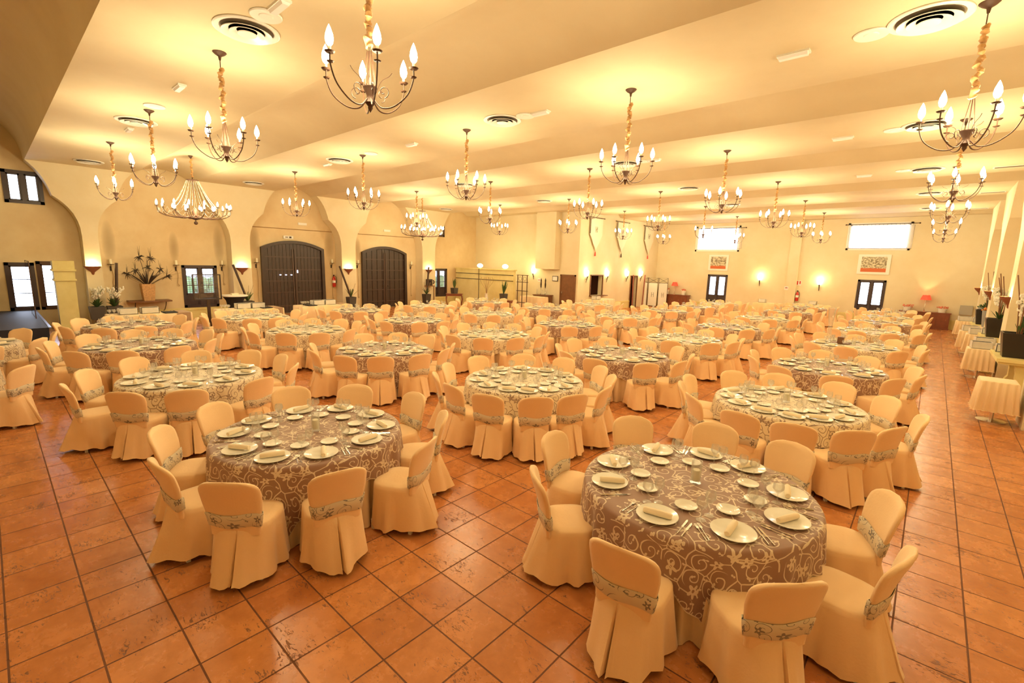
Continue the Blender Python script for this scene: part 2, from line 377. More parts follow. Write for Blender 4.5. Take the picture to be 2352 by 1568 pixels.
def wall_holes(name, axis, c, u, z, holes, out, m, th=0.25):
    us = sorted({u[0], u[1], *[h[0] for h in holes], *[h[1] for h in holes]}); zs = sorted({z[0], z[1], *[h[2] for h in holes], *[h[3] for h in holes]})
    b = MB()
    def P(a, w, d=0): return (c + out * d, a, w) if axis == 'x' else (a, c + out * d, w)
    for i in range(len(us) - 1):
        for j in range(len(zs) - 1):
            mu, mz = (us[i] + us[i + 1]) / 2, (zs[j] + zs[j + 1]) / 2
            if any(h[0] < mu < h[1] and h[2] < mz < h[3] for h in holes): continue
            for d in (0, th): b.add([P(us[i], zs[j], d), P(us[i + 1], zs[j], d), P(us[i + 1], zs[j + 1], d), P(us[i], zs[j + 1], d)], [(0, 1, 2, 3)])
    for h in holes:
        q = [(h[0], h[2]), (h[1], h[2]), (h[1], h[3]), (h[0], h[3])]
        for k in range(4):
            a, e = q[k], q[(k + 1) % 4]; b.add([P(*a), P(*e), P(*e, th), P(*a, th)], [(0, 1, 2, 3)])
    return structural(b, name, m)
WIN1 = (3.2, 4.35, .48, 2.07); WIN2 = (15.15, 16.35, .48, 2.05); WIN3 = (15.3, 16.15, 3.9, 4.82)
SW1 = (-1.2, -.36, 3.95, 4.9); SW2 = (-1.42, -.80, .62, 2.09); SW_ADDED = (-.72, -.1, .62, 2.14)
wall_holes('wall_left_back', 'x', XLB, (YB, 18.9), (0, 6.6), [WIN1, WIN2, WIN3, SW1, SW2, SW_ADDED], -1, NICHE)
wall_holes('wall_right_back', 'x', XRB, (YB, YF), (0, 6.6), [], 1, WALL)
FW = [(-8.5, -7.38, .5, 2.13), (-.98, .13, .5, 2.14), (-9.45, -6.9, 3.55, 5.0), (-1.7, .8, 3.65, 4.95)]
wall_holes('wall_far', 'y', YF, (-12.0, 3.95), (0, 5.7), FW, 1, WALL)
wall_holes('wall_near', 'y', YB, (-19.7, 3.95), (0, 5.7), [], -1, WALL)
wall_holes('wall_kitchen_side', 'y', 18.7, (-19.65, -11.9), (0, 5.6), [], 1, WALL, .2)
HATCH = (19.9, 21.1, .88, 1.95); DWAY = (24.4, 25.2, 0, 1.9)
wall_holes('wall_kitchen', 'x', -11.9, (18.7, YF), (0, 5.6), [HATCH, DWAY], -1, WALL, .25)
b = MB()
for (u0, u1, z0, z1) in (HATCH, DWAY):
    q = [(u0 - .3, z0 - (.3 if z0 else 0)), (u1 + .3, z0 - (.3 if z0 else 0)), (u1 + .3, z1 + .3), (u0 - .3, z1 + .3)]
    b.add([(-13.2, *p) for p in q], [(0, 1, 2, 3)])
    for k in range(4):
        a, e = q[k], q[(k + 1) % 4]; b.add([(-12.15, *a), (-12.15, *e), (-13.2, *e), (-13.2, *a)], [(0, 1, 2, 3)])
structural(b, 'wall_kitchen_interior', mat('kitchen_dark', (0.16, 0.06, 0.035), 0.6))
# boxed duct high on the kitchen side wall, slim pilaster on the far wall
b = MB(); b.box((-13.75, 18.46, 3.72), (1.3, .48, 2.96)); structural(b, 'wall_duct_box', WALL)
b = MB(); b.box((-3.95, YF - .09, 2.75), (.5, .2, 5.5)); structural(b, 'wall_far_pilaster', WALL)
# moulded plinths
def plinth(name, axis, c, u0, u1, out):
    b = MB()
    for (z0, z1, d) in ((0, .36, .025), (.36, .40, .045), (.40, .44, .03)):
        cc = c + out * d / 2
        if axis == 'x': b.box((cc, (u0 + u1) / 2, (z0 + z1) / 2), (d, u1 - u0, z1 - z0))
        else: b.box(((u0 + u1) / 2, cc, (z0 + z1) / 2), (u1 - u0, d, z1 - z0))
    return structural(b, name, YELLOW)
plinth('baseboard_left', 'x', XLB, .81, 4.75, 1); plinth('baseboard_left_far', 'x', XLB, 15.0, 18.7, 1)
plinth('baseboard_far', 'y', YF, -11.9, 3.9, -1); plinth('baseboard_right', 'x', XRB, 10.2, 27.9, -1)
plinth('baseboard_kitchen', 'x', -11.9, 18.7, 24.35, 1)

def window(name, axis, c, hole, rows, panel=0.28, grille=False, inn=1, split=True, dark=BLACKWIN):
    u0, u1, z0, z1 = hole; b = MB(); fr = .075; gl = MB(); mull = MB(); pan = MB()
    def box(mb, a0, a1, w0, w1, d0, d1):
        ctr = ((a0 + a1) / 2, (w0 + w1) / 2); cc = c + inn * (d0 + d1) / 2
        if axis == 'x': mb.box((cc, ctr[0], ctr[1]), (abs(d1 - d0), a1 - a0, w1 - w0))
        else: mb.box((ctr[0], cc, ctr[1]), (a1 - a0, abs(d1 - d0), w1 - w0))
    for (a0, a1, w0, w1) in ((u0 - .02, u0 + fr, z0 - .02, z1 + .02), (u1 - fr, u1 + .02, z0 - .02, z1 + .02), (u0 - .02, u1 + .02, z1 - fr, z1 + .02), (u0 - .02, u1 + .02, z0 - .02, z0 + fr)): box(b, a0, a1, w0, w1, -.12, .025)
    um = (u0 + u1) / 2
    zp = z0 + fr + (z1 - z0) * panel
    split and box(mull, um - .05, um + .05, z0 + fr, z1 - fr, -.09, .02)
    for s0, s1 in (((u0 + fr, um - .05), (um + .05, u1 - fr)) if split else ((u0 + fr, u1 - fr),)):
        for a in (s0, s1 - .045): box(mull, a, a + .045, z0 + fr, z1 - fr, -.08, 0)
        box(mull, s0, s1, z1 - fr - .045, z1 - fr, -.08, 0); box(mull, s0, s1, zp - .03, zp + .03, -.08, 0)
        if panel > .05: box(pan, s0, s1, z0 + fr, zp, -.07, -.03)
        for k in range(1, rows):
            zz = zp + (z1 - fr - zp) * k / rows; box(mull, s0, s1, zz - .011, zz + .011, -.07, -.02)
        box(gl, s0, s1, zp, z1 - fr, -.05, -.042)
    root = b.build(name, dark, smooth=False); root['kind'] = 'structure'
    mull.build('casement', dark, root, False)
    if pan.v: pan.build('lower_panel', dark, root, False)
    gl.build('pane', PANE, root, False)
    if grille:
        g = MB()
        for k in range(1, 14):
            a = u0 + (u1 - u0) * k / 14; box(g, a - .006, a + .006, zp, z1, -.2, -.19)
        for k in range(1, 14):
            w = zp + (z1 - zp) * k / 14; box(g, u0, u1, w - .005, w + .005, -.2, -.19)
        g.build('security_grille', IRON, root, False)
    return root
window('window_1', 'x', XLB, WIN1, 3, .27, True); window('window_2', 'x', XLB, WIN2, 3, .27, True)
window('window_3', 'x', XLB, WIN3, 1, .0); window('window_4', 'x', XLB, SW1, 1, .0); window('window_5', 'x', XLB, SW2, 3, .0, split=False); window('added_window', 'x', XLB, SW_ADDED, 3, .0, split=False, dark=RUST)  # last one added: bright panes stand in for the glass screen's reflection
window('window_6', 'y', YF, FW[0], 3, .2, inn=-1); window('window_7', 'y', YF, FW[1], 3, .2, inn=-1)
window('window_8', 'y', YF, FW[2], 1, .0, inn=-1, dark=WHITE, split=False); window('window_9', 'y', YF, FW[3], 1, .0, inn=-1, dark=WHITE, split=False)
# garden beyond the left windows: a hedge and a pale wall standing outside
b = MB(); rnd = random.Random(3)
for k in range(150):
    a = Vector((-23 + rnd.uniform(-.5, .5), rnd.uniform(3.0, 19), rnd.uniform(0.2, 1.3))); b.sphere(a, rnd.uniform(.25, .5), 6, 4)
tag(b.build('garden_hedge', mat('hedge_green', (0.12, 0.2, 0.10), .8, var=.4), ang=None), 'green hedge outside the windows of the arched wall', 'hedge')
# translucent white curtains hung on rods over the two high windows of the far wall
def translucent(name, c, t):
    m = bpy.data.materials.new(name); m.use_nodes = True; N, L = nodes_of(m); N.clear()
    d = N.new('ShaderNodeBsdfDiffuse'); d.inputs[0].default_value = (*c, 1); tr = N.new('ShaderNodeBsdfTranslucent'); tr.inputs[0].default_value = (*c, 1)
    tp = N.new('ShaderNodeBsdfTransparent'); mx = N.new('ShaderNodeMixShader'); mx.inputs[0].default_value = .6; m2 = N.new('ShaderNodeMixShader'); m2.inputs[0].default_value = t
    o = N.new('ShaderNodeOutputMaterial'); L.new(d.outputs[0], mx.inputs[1]); L.new(tr.outputs[0], mx.inputs[2]); L.new(mx.outputs[0], m2.inputs[1]); L.new(tp.outputs[0], m2.inputs[2]); L.new(m2.outputs[0], o.inputs[0]); return m
SHEER = translucent('sheer_white', (0.97, 0.95, 0.93), .6)
BANNER = translucent('banner_cloth', (0.92, 0.84, 0.68), .0)
for x0, x1, lab in ((-9.0, -6.75, 'sheer white curtain glowing over the left high window of far wall'), (-1.65, .88, 'sheer white curtain glowing over the right high window of far wall')):
    root = empty('window_curtain', ((x0 + x1) / 2, YF - .1, 3.7), 0, lab, 'curtain'); w = (x1 - x0) / 2
    b = MB(); V = []; K = 60
    for j in range(2):
        for i in range(K + 1):
            t = i / K; V.append((-w + 2 * w * t, .018 * math.sin(i * 1.9), (0, 1.13)[j]))
    b.add(V, [(i, i + 1, K + 2 + i, K + 1 + i) for i in range(K)]); b.build('curtain_cloth', SHEER, root)
    b = MB(); b.tube([(-w - .15, 0, 1.19), (w + .15, 0, 1.19)], .014); b.sphere((-w - .17, 0, 1.19), .035); b.sphere((w + .17, 0, 1.19), .035); b.build('curtain_rod', IRON, root)
    for k in range(16): MB().ring((-w + .08 + (2 * w - .16) * k / 15, 0, 1.17), .028, .004, 10, 4, Matrix.Rotation(PI / 2, 3, 'Y')).build('curtain_ring', IRON, root)
    b = MB(); b.tube([(-w, -.02, 1.12), (-w, -.02, 0), (w, -.02, 0), (w, -.02, 1.12)], .006, 4); b.build('dark_hem', IRON, root)

# great arched double doors in two niches
def arch_z(y, c, hw, zs, za): return zs + (za - zs) * (1 - ((y - c) / hw) ** 2)
def great_door(name, c, hw, zs, za, lab, slots, light):
    root = empty(name, (XLB, c, 0)); root['kind'] = 'structure'; root['label'] = lab
    b = MB(); out = [(hw * math.cos(PI * 0), 0)]
    K = 24; outer = [(-hw - .02, 0)] + [(-hw + 2 * hw * k / K, arch_z(-hw + 2 * hw * k / K, 0, hw, zs, za)) for k in range(K + 1)] + [(hw + .02, 0)]
    f = .13; inn = [(-hw + f, 0)] + [(-hw + f + 2 * (hw - f) * k / K, arch_z(-hw + f + 2 * (hw - f) * k / K, 0, hw, zs, za) - f) for k in range(K + 1)] + [(hw - f, 0)]
    V = [(d, y, z) for d in (0.02, .16) for y, z in outer] + [(d, y, z) for d in (0.02, .16) for y, z in inn]; n = len(outer); Fc = []
    for k in range(n - 1): Fc += [(n + k, n + k + 1, 3 * n + k + 1, 3 * n + k), (k, k + 1, n + k + 1, n + k), (2 * n + k, 2 * n + k + 1, 3 * n + k + 1, 3 * n + k)]
    b.add(V, Fc); b.build('door_frame', DARKWOOD, root, False)
    for s in (-1, 1):
        b = MB(); w = (hw - f - .01) / 8
        for k in range(8):
            y0 = s * (.01 + w * k); y1 = s * (.01 + w * (k + 1) - .012); a, e = min(y0, y1), max(y0, y1)
            top = lambda y: arch_z(y, 0, hw, zs, za) - f - .01
            d = .05 if (slots and k % 2) else .07
            b.prism([(a, .04), (e, .04), (e, top(e)), (a, top(a))], 'x', .03, d)
        leaf = b.build('door_leaf', DARKWOOD, root, False)
        b = MB()
        for z in (.35, .95, 1.45, 1.95, 2.5):
            b.box((.085, s * (.02 + (hw - f - .04) / 2), z), (.03, hw - f - .04, .05))
        b.box((.09, s * .05, 1.45), (.04, .06, 2.8)); b.build('ledge', mat('ledge_wood', (.07, .038, .026), .35), leaf, False)
        b = MB(); b.lathe([(.0, 0), (.03, .0), (.03, .02), (.012, .03), (.012, .07), (0, .07)], 10, (.1, s * .16, 1.15), Matrix.Rotation(PI / 2, 3, 'Y')); b.build('door_handle', IRON, leaf)
    if light:
        b = MB()
        for dy in (-.62, -.38, -.14): b.box((.1, dy, 1.72), (.03, .06, .03))
        b.box((.11, .13, 1.87), (.03, .035, .12))
        b.build('daylight_glow_bar', emis('daylight_glow', (.75, .8, 1.0), 6.0, False), root, False)  # glowing boxes stand in for daylight through the door, no real openings
        b = MB(); b.box((.09, .35, .03), (.12, .8, .03)); b.build('threshold_glow_bar', MATS['daylight_glow'], root, False)
    return root
great_door('door_1', 7.42, 1.38, 2.9, 3.22, 'great dark arched double door with glowing bars for daylight chinks', False, True)
great_door('door_2', 12.1, 1.32, 2.85, 3.17, 'slatted dark arched double door in the far niche', True, False)
# dark moulding line high on the two niche walls
for k, (y0, y1) in enumerate(((5.45, 9.42), (10.2, 14.1))):
    b = MB(); b.tube([(XLB + .01, y0, 3.72), (XLB + .01, y1, 3.72)], .016, 4); structural(b, 'trim_%d' % (k + 1), mat('aged_line', (.35, .2, .08), .8))
# plain wooden door in kitchen side wall
def flat_door(name, axis, c, u0, u1, z1, inn, m, lab):
    b = MB(); w = .07
    def box(mb, a0, a1, w0, w1, d0, d1):
        if axis == 'x': mb.box((c + inn * (d0 + d1) / 2, (a0 + a1) / 2, (w0 + w1) / 2), (d1 - d0, a1 - a0, w1 - w0))
        else: mb.box(((a0 + a1) / 2, c + inn * (d0 + d1) / 2, (w0 + w1) / 2), (a1 - a0, d1 - d0, w1 - w0))
    for q in ((u0, u0 + w, 0, z1), (u1 - w, u1, 0, z1), (u0, u1, z1 - w, z1)): box(b, *q, 0, .06)
    r = b.build(name, m, smooth=False); r['kind'] = 'structure'; r['label'] = lab
    b = MB(); box(b, u0 + w, u1 - w, .01, z1 - w, .0, .03); leaf = b.build('door_leaf', m, r, False)
    b = MB(); box(b, u0 + w + .05, u0 + w + .09, .98, 1.1, .03, .07); b.build('door_handle', STEEL, leaf, False)
    return r
flat_door('door_3', 'y', 18.7, -13.0, -12.02, 1.98, -1, MIDWOOD, 'brown wooden door beside the boxed duct')
# hatch frame and shelf, doorway frame
for nm, (u0, u1, z0, z1), shelf in (('trim_3', HATCH, True), ('trim_4', DWAY, False)):
    b = MB(); w = .05
    for a0, a1, w0, w1 in ((u0 - w, u0, z0, z1 + w), (u1, u1 + w, z0, z1 + w), (u0 - w, u1 + w, z1, z1 + w)): b.box((-11.88, (a0 + a1) / 2, (w0 + w1) / 2), (.06, a1 - a0, w1 - w0))
    if shelf: b.box((-11.8, (u0 + u1) / 2 + .1, z0 - .02), (.32, u1 - u0 + .35, .04))
    structural(b, nm, MIDWOOD)
# stage on the left
b = MB(); b.box((-17.1, -3.2, .3), (5.2, 4.55, .6)); st = structural(b, 'stage_platform', STAGE)
b = MB(); b.box((-17.1, -.9, .585), (5.24, .05, .05)); o = structural(b, 'trim_5', mat('stage_edge', (.2, .22, .3), .3, .6))
# yellow stucco pillar standing at the corner of the stage
b = MB()
for z0, z1, w in ((0, .12, .6), (.12, 1.58, .46), (1.58, 1.63, .53), (1.63, 1.88, .48), (1.88, 1.94, .56), (1.94, 2.2, .5)):
    b.box((0, 0, (z0 + z1) / 2), (w, w, z1 - z0))
tag(b.build('stucco_pillar', YELLOW, loc=(-18.55, -.2, 0), smooth=False), 'short yellow stucco pillar with banded top at the stage corner', 'pillar')
# glass balustrade panel of the stage
r = empty('glass_screen', (-17.6, -1.02, .6), 0, 'tall clear glass screen in a thin frame on the stage edge', 'screen')
b = MB(); b.box((.0, 0, .8), (1.5, .012, 1.56)); b.build('glass_panel', MIRROR, r, False)
b = MB(); b.tube([(-.75, 0, 0), (-.75, 0, 1.6), (.75, 0, 1.6), (.75, 0, 0)], .012, 6); b.tube([(.1, 0, 0), (.1, 0, 1.6)], .008, 6); b.build('screen_frame', RUST, r)

# ================================================================ lamps
def rot(p, a): c, s = math.cos(a), math.sin(a); return (p[0] * c - p[1] * s, p[0] * s + p[1] * c, p[2])
def curve(P, n=6):
    # Catmull-Rom through P
    P = [Vector(p) for p in P]; Q = [P[0] * 2 - P[1]] + P + [P[-1] * 2 - P[-2]]; out = []
    for i in range(1, len(Q) - 2):
        a, b_, c, d = Q[i - 1], Q[i], Q[i + 1], Q[i + 2]
        for k in range(n):
            t = k / n; out.append(.5 * ((2 * b_) + (c - a) * t + (2 * a - 5 * b_ + 4 * c - d) * t * t + (3 * b_ - a - 3 * c + d) * t ** 3))
    out.append(P[-1]); return out
def spiral(c, r0, turns, a0, plane, n=14, d=1):
    out = []
    for k in range(n + 1):
        t = k / n; r = r0 * (1 - .8 * t); a = a0 + d * turns * 2 * PI * t; out.append(Vector(c) + Vector(plane[0]) * r * math.cos(a) + Vector(plane[1]) * r * math.sin(a))
    return out
def bulb_mb(c=(0, 0, 0), s=1.0):
    return MB().lathe([(.008 * s, 0), (.018 * s, .012 * s), (.023 * s, .035 * s), (.02 * s, .06 * s), (.010 * s, .09 * s), (.001, .11 * s)], 8, c)
def make_chandelier():
    root = empty('chandelier', (0, 0, HC))           # origin at the ceiling
    rnd = random.Random(5)
    MB().lathe([(.0, 0), (.085, 0), (.085, -.006), (.06, -.03), (.02, -.055), (.012, -.1), (0, -.1)], 20).build('canopy', RUST, root)
    b = MB(); b.tube([(0, 0, -.08), (0, 0, -.9)], .006, 5); b.build('chain', RUST, root)
    b = MB(); pts = []; rr = []
    for k in range(80):
        t = k / 79; z = -.2 - .68 * t; pts.append((.014 * math.sin(k * .4) + rnd.uniform(-.003, .003), .013 * math.cos(k * .31), z)); rr.append(.027 + .007 * math.sin(k * .9) + rnd.uniform(-.005, .005))
    b.tube(pts, rr, 9); b.build('chain_sleeve', GOLD, root)
    b = MB()
    for k in range(6): a = 2 * PI * k / 6; b.tube(curve([(.012 * math.cos(a), .012 * math.sin(a), -.87), (.03 * math.cos(a), .03 * math.sin(a), -1.0), (.055 * math.cos(a), .055 * math.sin(a), -1.2)], 3), .0035, 4)
    b.tube([(0, 0, -.86), (0, 0, -1.2)], .005, 5); b.build('rod_bundle', RUST, root)
    MB().lathe([(0, -1.2), (.06, -1.2), (.062, -1.21), (.03, -1.27), (.034, -1.31), (.045, -1.33), (.02, -1.36), (.022, -1.375), (.001, -1.41)], 12).build('hub', RUST, root)
    for k in range(6):
        a = 2 * PI * k / 6 + .35
        arm = MB(); P = [(.03, 0, -1.30), (.10, 0, -1.37), (.21, 0, -1.36), (.33, 0, -1.27), (.385, 0, -1.15), (.39, 0, -1.06)]
        arm.tube([rot(p, a) for p in curve(P, 5)], .0065, 5)
        arm.lathe([(0, -1.062), (.03, -1.062), (.042, -1.05), (.03, -1.055), (0, -1.055)], 12, rot((.39, 0, 0), a))
        arm.lathe([(0, -1.13), (.022, -1.13), (.03, -1.122), (0, -1.12)], 10, rot((.387, 0, 0), a))
        c, s = math.cos(a), math.sin(a)
        arm.tube([Vector(p) for p in spiral((c * .12, s * .12, -1.24), .055, 1.1, -1.4, ((c, s, 0), (0, 0, 1)))], .004, 4)
        if k % 2 == 0: arm.tube([rot(p, a) for p in curve([(.05, 0, -1.26), (.10, 0, -1.16), (.17, 0, -1.12), (.2, 0, -1.09)], 4)], .0035, 4)
        A = arm.build('arm', RUST, root)
        MB().lathe([(0, -1.055), (.011, -1.055), (.011, -1.01), (0, -1.01)], 8, rot((.39, 0, 0), a)).build('candle_tube', WAX, A)
        bulb_mb(Vector(rot((.39, 0, 0), a)) + Vector((0, 0, -1.012)), 1.45).build('bulb', BULB, A)
    return root
CH_ROWS = {0: (.57, [1.95, -1.98, -5.64, -9.67, -13.78]), 1: (5.1, [1.95, -1.96, -5.68, -9.7, -13.76]), 2: (9.85, [1.95, -2.03, -5.74, -9.66, -13.75]),
           3: (14.7, [1.95, -2.06, -5.85, -9.85, -13.8]), 4: (19.6, [1.95, -2.2, -6.0, -9.95]), 5: (24.4, [1.95, -2.3, -6.1, -10.0])}
ordr = ['first', 'second', 'third', 'fourth', 'fifth', 'sixth']
proto = make_chandelier(); first = True; rnd = random.Random(11)
for r_, (y, xs) in CH_ROWS.items():
    for i, x in enumerate(xs):
        j = i
        side = ['by the right wall', 'second from the right wall', 'middle one', 'fourth from the right wall', 'nearest the arched wall'][j]
        lab = 'six-armed iron chandelier in the %s cross row from the camera, %s' % (ordr[r_], side)
        rz = {(0, 1): .3}.get((r_, j), rnd.uniform(0, 1.04))
        if first: o = proto; o.location = (x, y, HC); o.rotation_euler.z = rz; o['label'] = lab; o['group'] = 'six-armed chandeliers'; first = False
        else: o = copy_tree(proto, (x, y, HC), rz, lab, 'six-armed chandeliers')
        o['category'] = 'chandelier'
        lampl('chandelier_light', (0, 0, -1.12), CHANDELIER_W, .16, WARM, o)
# two great chandeliers hung with bead strings in the niche-side recesses
def big_chandelier(loc, lab):
    root = empty('great_chandelier', loc, 0, lab, 'chandelier', 'great bead-hung chandeliers'); rnd = random.Random(2)
    MB().lathe([(0, 0), (.07, 0), (.05, -.03), (.012, -.08), (0, -.08)], 14).build('canopy', RUST, root)
    b = MB(); b.tube([(0, 0, -.05), (0, 0, -2.0)], .012, 6); b.build('stem', RUST, root)
    b = MB(); b.tube([(.012 * math.sin(k), .012 * math.cos(k * .8), -.1 - .55 * k / 24) for k in range(25)], [.03 + .012 * math.sin(k * 2) for k in range(25)], 8); b.build('chain_sleeve', GOLD, root)
    b = MB(); b.lathe([(0, -.72), (.17, -.72), (.17, -.735), (0, -.735)], 16); b.build('crown_ring', RUST, root)
    b = MB(); b.lathe([(0, -1.62), (.07, -1.62), (.08, -1.7), (.06, -1.85), (.18, -1.87), (.18, -1.89), (.05, -1.93), (0, -1.95)], 14); b.sphere((0, 0, -2.03), .055); b.build('hub', RUST, root)
    b = MB()
    for k in range(18):
        a = 2 * PI * k / 18; P = [Vector((.16 * math.cos(a), .16 * math.sin(a), -.74)).lerp(Vector((.62 * math.cos(a), .62 * math.sin(a), -1.55)), t) for t in [i / 16 for i in range(17)]]
        for i, p in enumerate(P): p.z -= .10 * math.sin(PI * i / 16)
        b.tube(P, [.006 if i % 2 else .002 for i in range(17)], 4)
    for k in range(24):
        a, e = 2 * PI * k / 24, 2 * PI * (k + 1) / 24
        P = [Vector((.95 * math.cos(a + (e - a) * t), .95 * math.sin(a + (e - a) * t), -1.62 - .14 * math.sin(PI * t))) for t in [i / 8 for i in range(9)]]
        b.tube(P, [.008 if i % 2 else .004 for i in range(9)], 4)
    g = b.build('bead_strings', BEAD, root)
    for tier, (nn, R0, z0) in enumerate(((16, .98, -1.58), (8, .56, -1.66))):
        for k in range(nn):
            a = 2 * PI * k / nn + tier * .2; arm = MB()
            P = [(.07, 0, -1.8), (.3 * R0, 0, -1.84 - .02), (.55 * R0, 0, -1.88), (.8 * R0, 0, -1.84), (.97 * R0, 0, -1.74), (R0, 0, z0)]
            arm.tube([rot(p, a) for p in curve(P, 4)], .009, 5); arm.lathe([(0, z0), (.05, z0), (.055, z0 + .01), (0, z0 + .01)], 10, rot((R0, 0, 0), a))
            A = arm.build('arm', RUST, root)
            bulb_mb(Vector(rot((R0, 0, 0), a)) + Vector((0, 0, z0 + .04)), 1.3).build('bulb', BULB, A)
    lampl('chandelier_light', (.35, 0, -1.5), BIG_W, .3, WARM, root)
    return root
big_chandelier((-15.75, 2.78, 5.52), 'great bead-strung chandelier of many bulbs before the left plain niche')
big_chandelier((-16.4, 12.15, 5.52), 'great bead-strung chandelier of many bulbs before the slatted door niche')
# wall bowls on the piers
def bowl(loc, out, lab, s=1.0):
    r = empty('bowl_lamp', loc, 0, lab, 'wall lamp', 'terracotta wall bowls')
    b = MB(); n = 16; V = []; prof = [(.235, 0), (.225, -.012), (.19, -.07), (.09, -.16), (.05, -.2), (.03, -.27), (.0, -.29)]
    for q, (rad, z) in enumerate(prof + [(.0, -.28), (.08, -.15), (.18, -.06), (.22, 0)]):
        for k in range(n + 1): a = -PI / 2 + PI * k / n; V.append((out * (.005 + rad * math.cos(a) * .8), rad * math.sin(a), z))
    m = n + 1; Fc = [(i * m + k, i * m + k + 1, (i + 1) * m + k + 1, (i + 1) * m + k) for i in range(len(prof) + 3) for k in range(n)] + [(10 * m + k, 10 * m + k + 1, k + 1, k) for k in range(n)]
    b.add(V, Fc); b.build('bowl', TERRA, r)
    MB().sphere((out * .07, 0, -.04), .03, 8, 6).build('bulb', FLAME, r)
    lampl('bowl_light', (out * .09, 0, .02), BOWL_W, .03, WARM2, r)
PY = [.55, 5.1, 9.75, 14.55]
for y, w in zip(PY, ('beside the white flower planter', 'between plain niche and great door', 'between the two arched doors', 'right of slatted arched door')): bowl((XL, y, 2.03), 1, 'terracotta wall bowl lamp on the pier ' + w)
for y, w in ((14.4, 'nearest'), (19.3, 'middle'), (24.3, 'farthest')): bowl((XR, y, 2.05), -1, 'terracotta bowl lamp on a right wall pier, %s of the three' % w)
# torch sconces
def torch(loc, out, lab, w=SCONCE_W):
    r = empty('torch_sconce', loc, 0, lab, 'wall lamp', 'torch wall lamps'); o = Vector(out)
    b = MB(); b.tube([Vector((0, 0, -.32)) + o * .03, Vector((0, 0, -.1)) + o * .09, Vector((0, 0, 0)) + o * .12], [.01, .022, .03], 8); b.tube([(0, 0, -.14), tuple(o * .09 + Vector((0, 0, -.12)))], .01, 5)
    b.lathe([(0, -.01), (.05, 0), (.055, .02), (0, .02)], 12, tuple(o * .12)); b.build('torch_handle', IRON, r)
    b = MB(); side = Vector((-o.y, o.x, 0))
    V = []
    for z, ww in ((.02, .07), (.12, .12), (.24, .14), (.32, .11)):
        for k in range(9): a = -PI / 2 + PI * k / 8; V.append(side * ww * math.sin(a) + o * (.05 + ww * .9 * math.cos(a)) + Vector((0, 0, z)))
    b.add(V, [(i * 9 + k, i * 9 + k + 1, (i + 1) * 9 + k + 1, (i + 1) * 9 + k) for i in range(3) for k in range(8)]); b.build('glass_shade', FLAME, r)
    lampl('sconce_light', tuple(o * .24 + Vector((0, 0, .3))), w, .08, WARM2, r)
for y, l in ((19.42, 'left of the serving hatch'), (21.5, 'right of the serving hatch'), (23.8, 'left of the narrow doorway'), (25.6, 'right of the narrow doorway')): torch((-11.9, y, 1.9), (1, 0, 0), 'glowing torch lamp on kitchen wall ' + l)
torch((-5.57, YF, 1.9), (0, -1, 0), 'glowing torch lamp on the far wall beside left window'); torch((-2.64, YF, 1.8), (0, -1, 0), 'glowing torch lamp on the far wall right of the extinguisher')
torch((-14.85, 18.7, 1.95), (0, -1, 0), 'glowing torch lamp left of the boxed wall duct')
# ceiling fittings
def diffuser(name, loc, rad, lab, cat, rings):
    r = empty(name, loc, 0, lab, cat, 'round ceiling grilles' if rings > 1 else 'flush ceiling speakers')
    if rings > 1:
        MB().lathe([(rad * .80, -.003), (rad, -.003), (rad, -.014), (rad * .96, -.022), (rad * .82, -.012), (rad * .80, -.003)], 36).build('rim', WHITEPL, r)
        MB().lathe([(0, -.004), (rad * .8, -.004), (rad * .8, -.006), (0, -.006)], 32).build('dark_throat', mat('vent_dark', (.20, .15, .10), .8), r)
        for q in range(3):
            ro, ri = rad * (.77 - .24 * q), rad * (.56 - .24 * q)
            MB().lathe([(ri, -.012), (ro, -.05), (ro * .99, -.056), (ri * .96, -.02), (ri, -.012)] if ri > .03 else [(0, -.02), (ro, -.05), (ro * .96, -.058), (0, -.058)], 36).build('cone_ring', WHITEPL, r)
    else:
        MB().lathe([(0, -.003), (rad, -.003), (rad, -.012), (rad * .96, -.02), (rad * .45, -.012), (rad * .4, -.02), (0, -.022)], 32).build('rim', WHITEPL, r)
vents = [(-4.65, .57), (-10.8, .57), (-17.6, .6), (1.5, 5.13), (-4.63, 5.05), (-10.81, 5.05), (-17.5, 5.2), (1.42, 9.87), (-4.6, 9.8), (-10.9, 9.8), (1.38, 14.7), (-4.75, 14.5), (-11.1, 14.6), (-17.6, 14.6), (1.4, 19.5), (-4.9, 19.5), (1.4, 24.3)]
cols_ = lambda x: 'right wall' if x > 0 else ('second lamp column' if x > -6 else ('fourth lamp column' if x > -12 else 'arched wall'))
rown = lambda y: ordr[min(5, int((y + 1.5) // 4.7))]
for x, y in vents: diffuser('air_diffuser', (x, y, HC), .36, 'round white air diffuser on the %s ceiling strip, near the %s' % (rown(y), cols_(x)), 'air vent', 3)
for x, y in [(-4.1, .58), (-9.24, .57), (1.0, 5.18), (-4.1, 5.1), (.97, 9.94), (.92, 14.6), (-9.3, 5.1), (-4.1, 9.8)]: diffuser('ceiling_speaker', (x, y, HC), .17, 'flat white ceiling speaker disc on the %s ceiling strip, near the %s' % (rown(y), cols_(x)), 'speaker', 1)
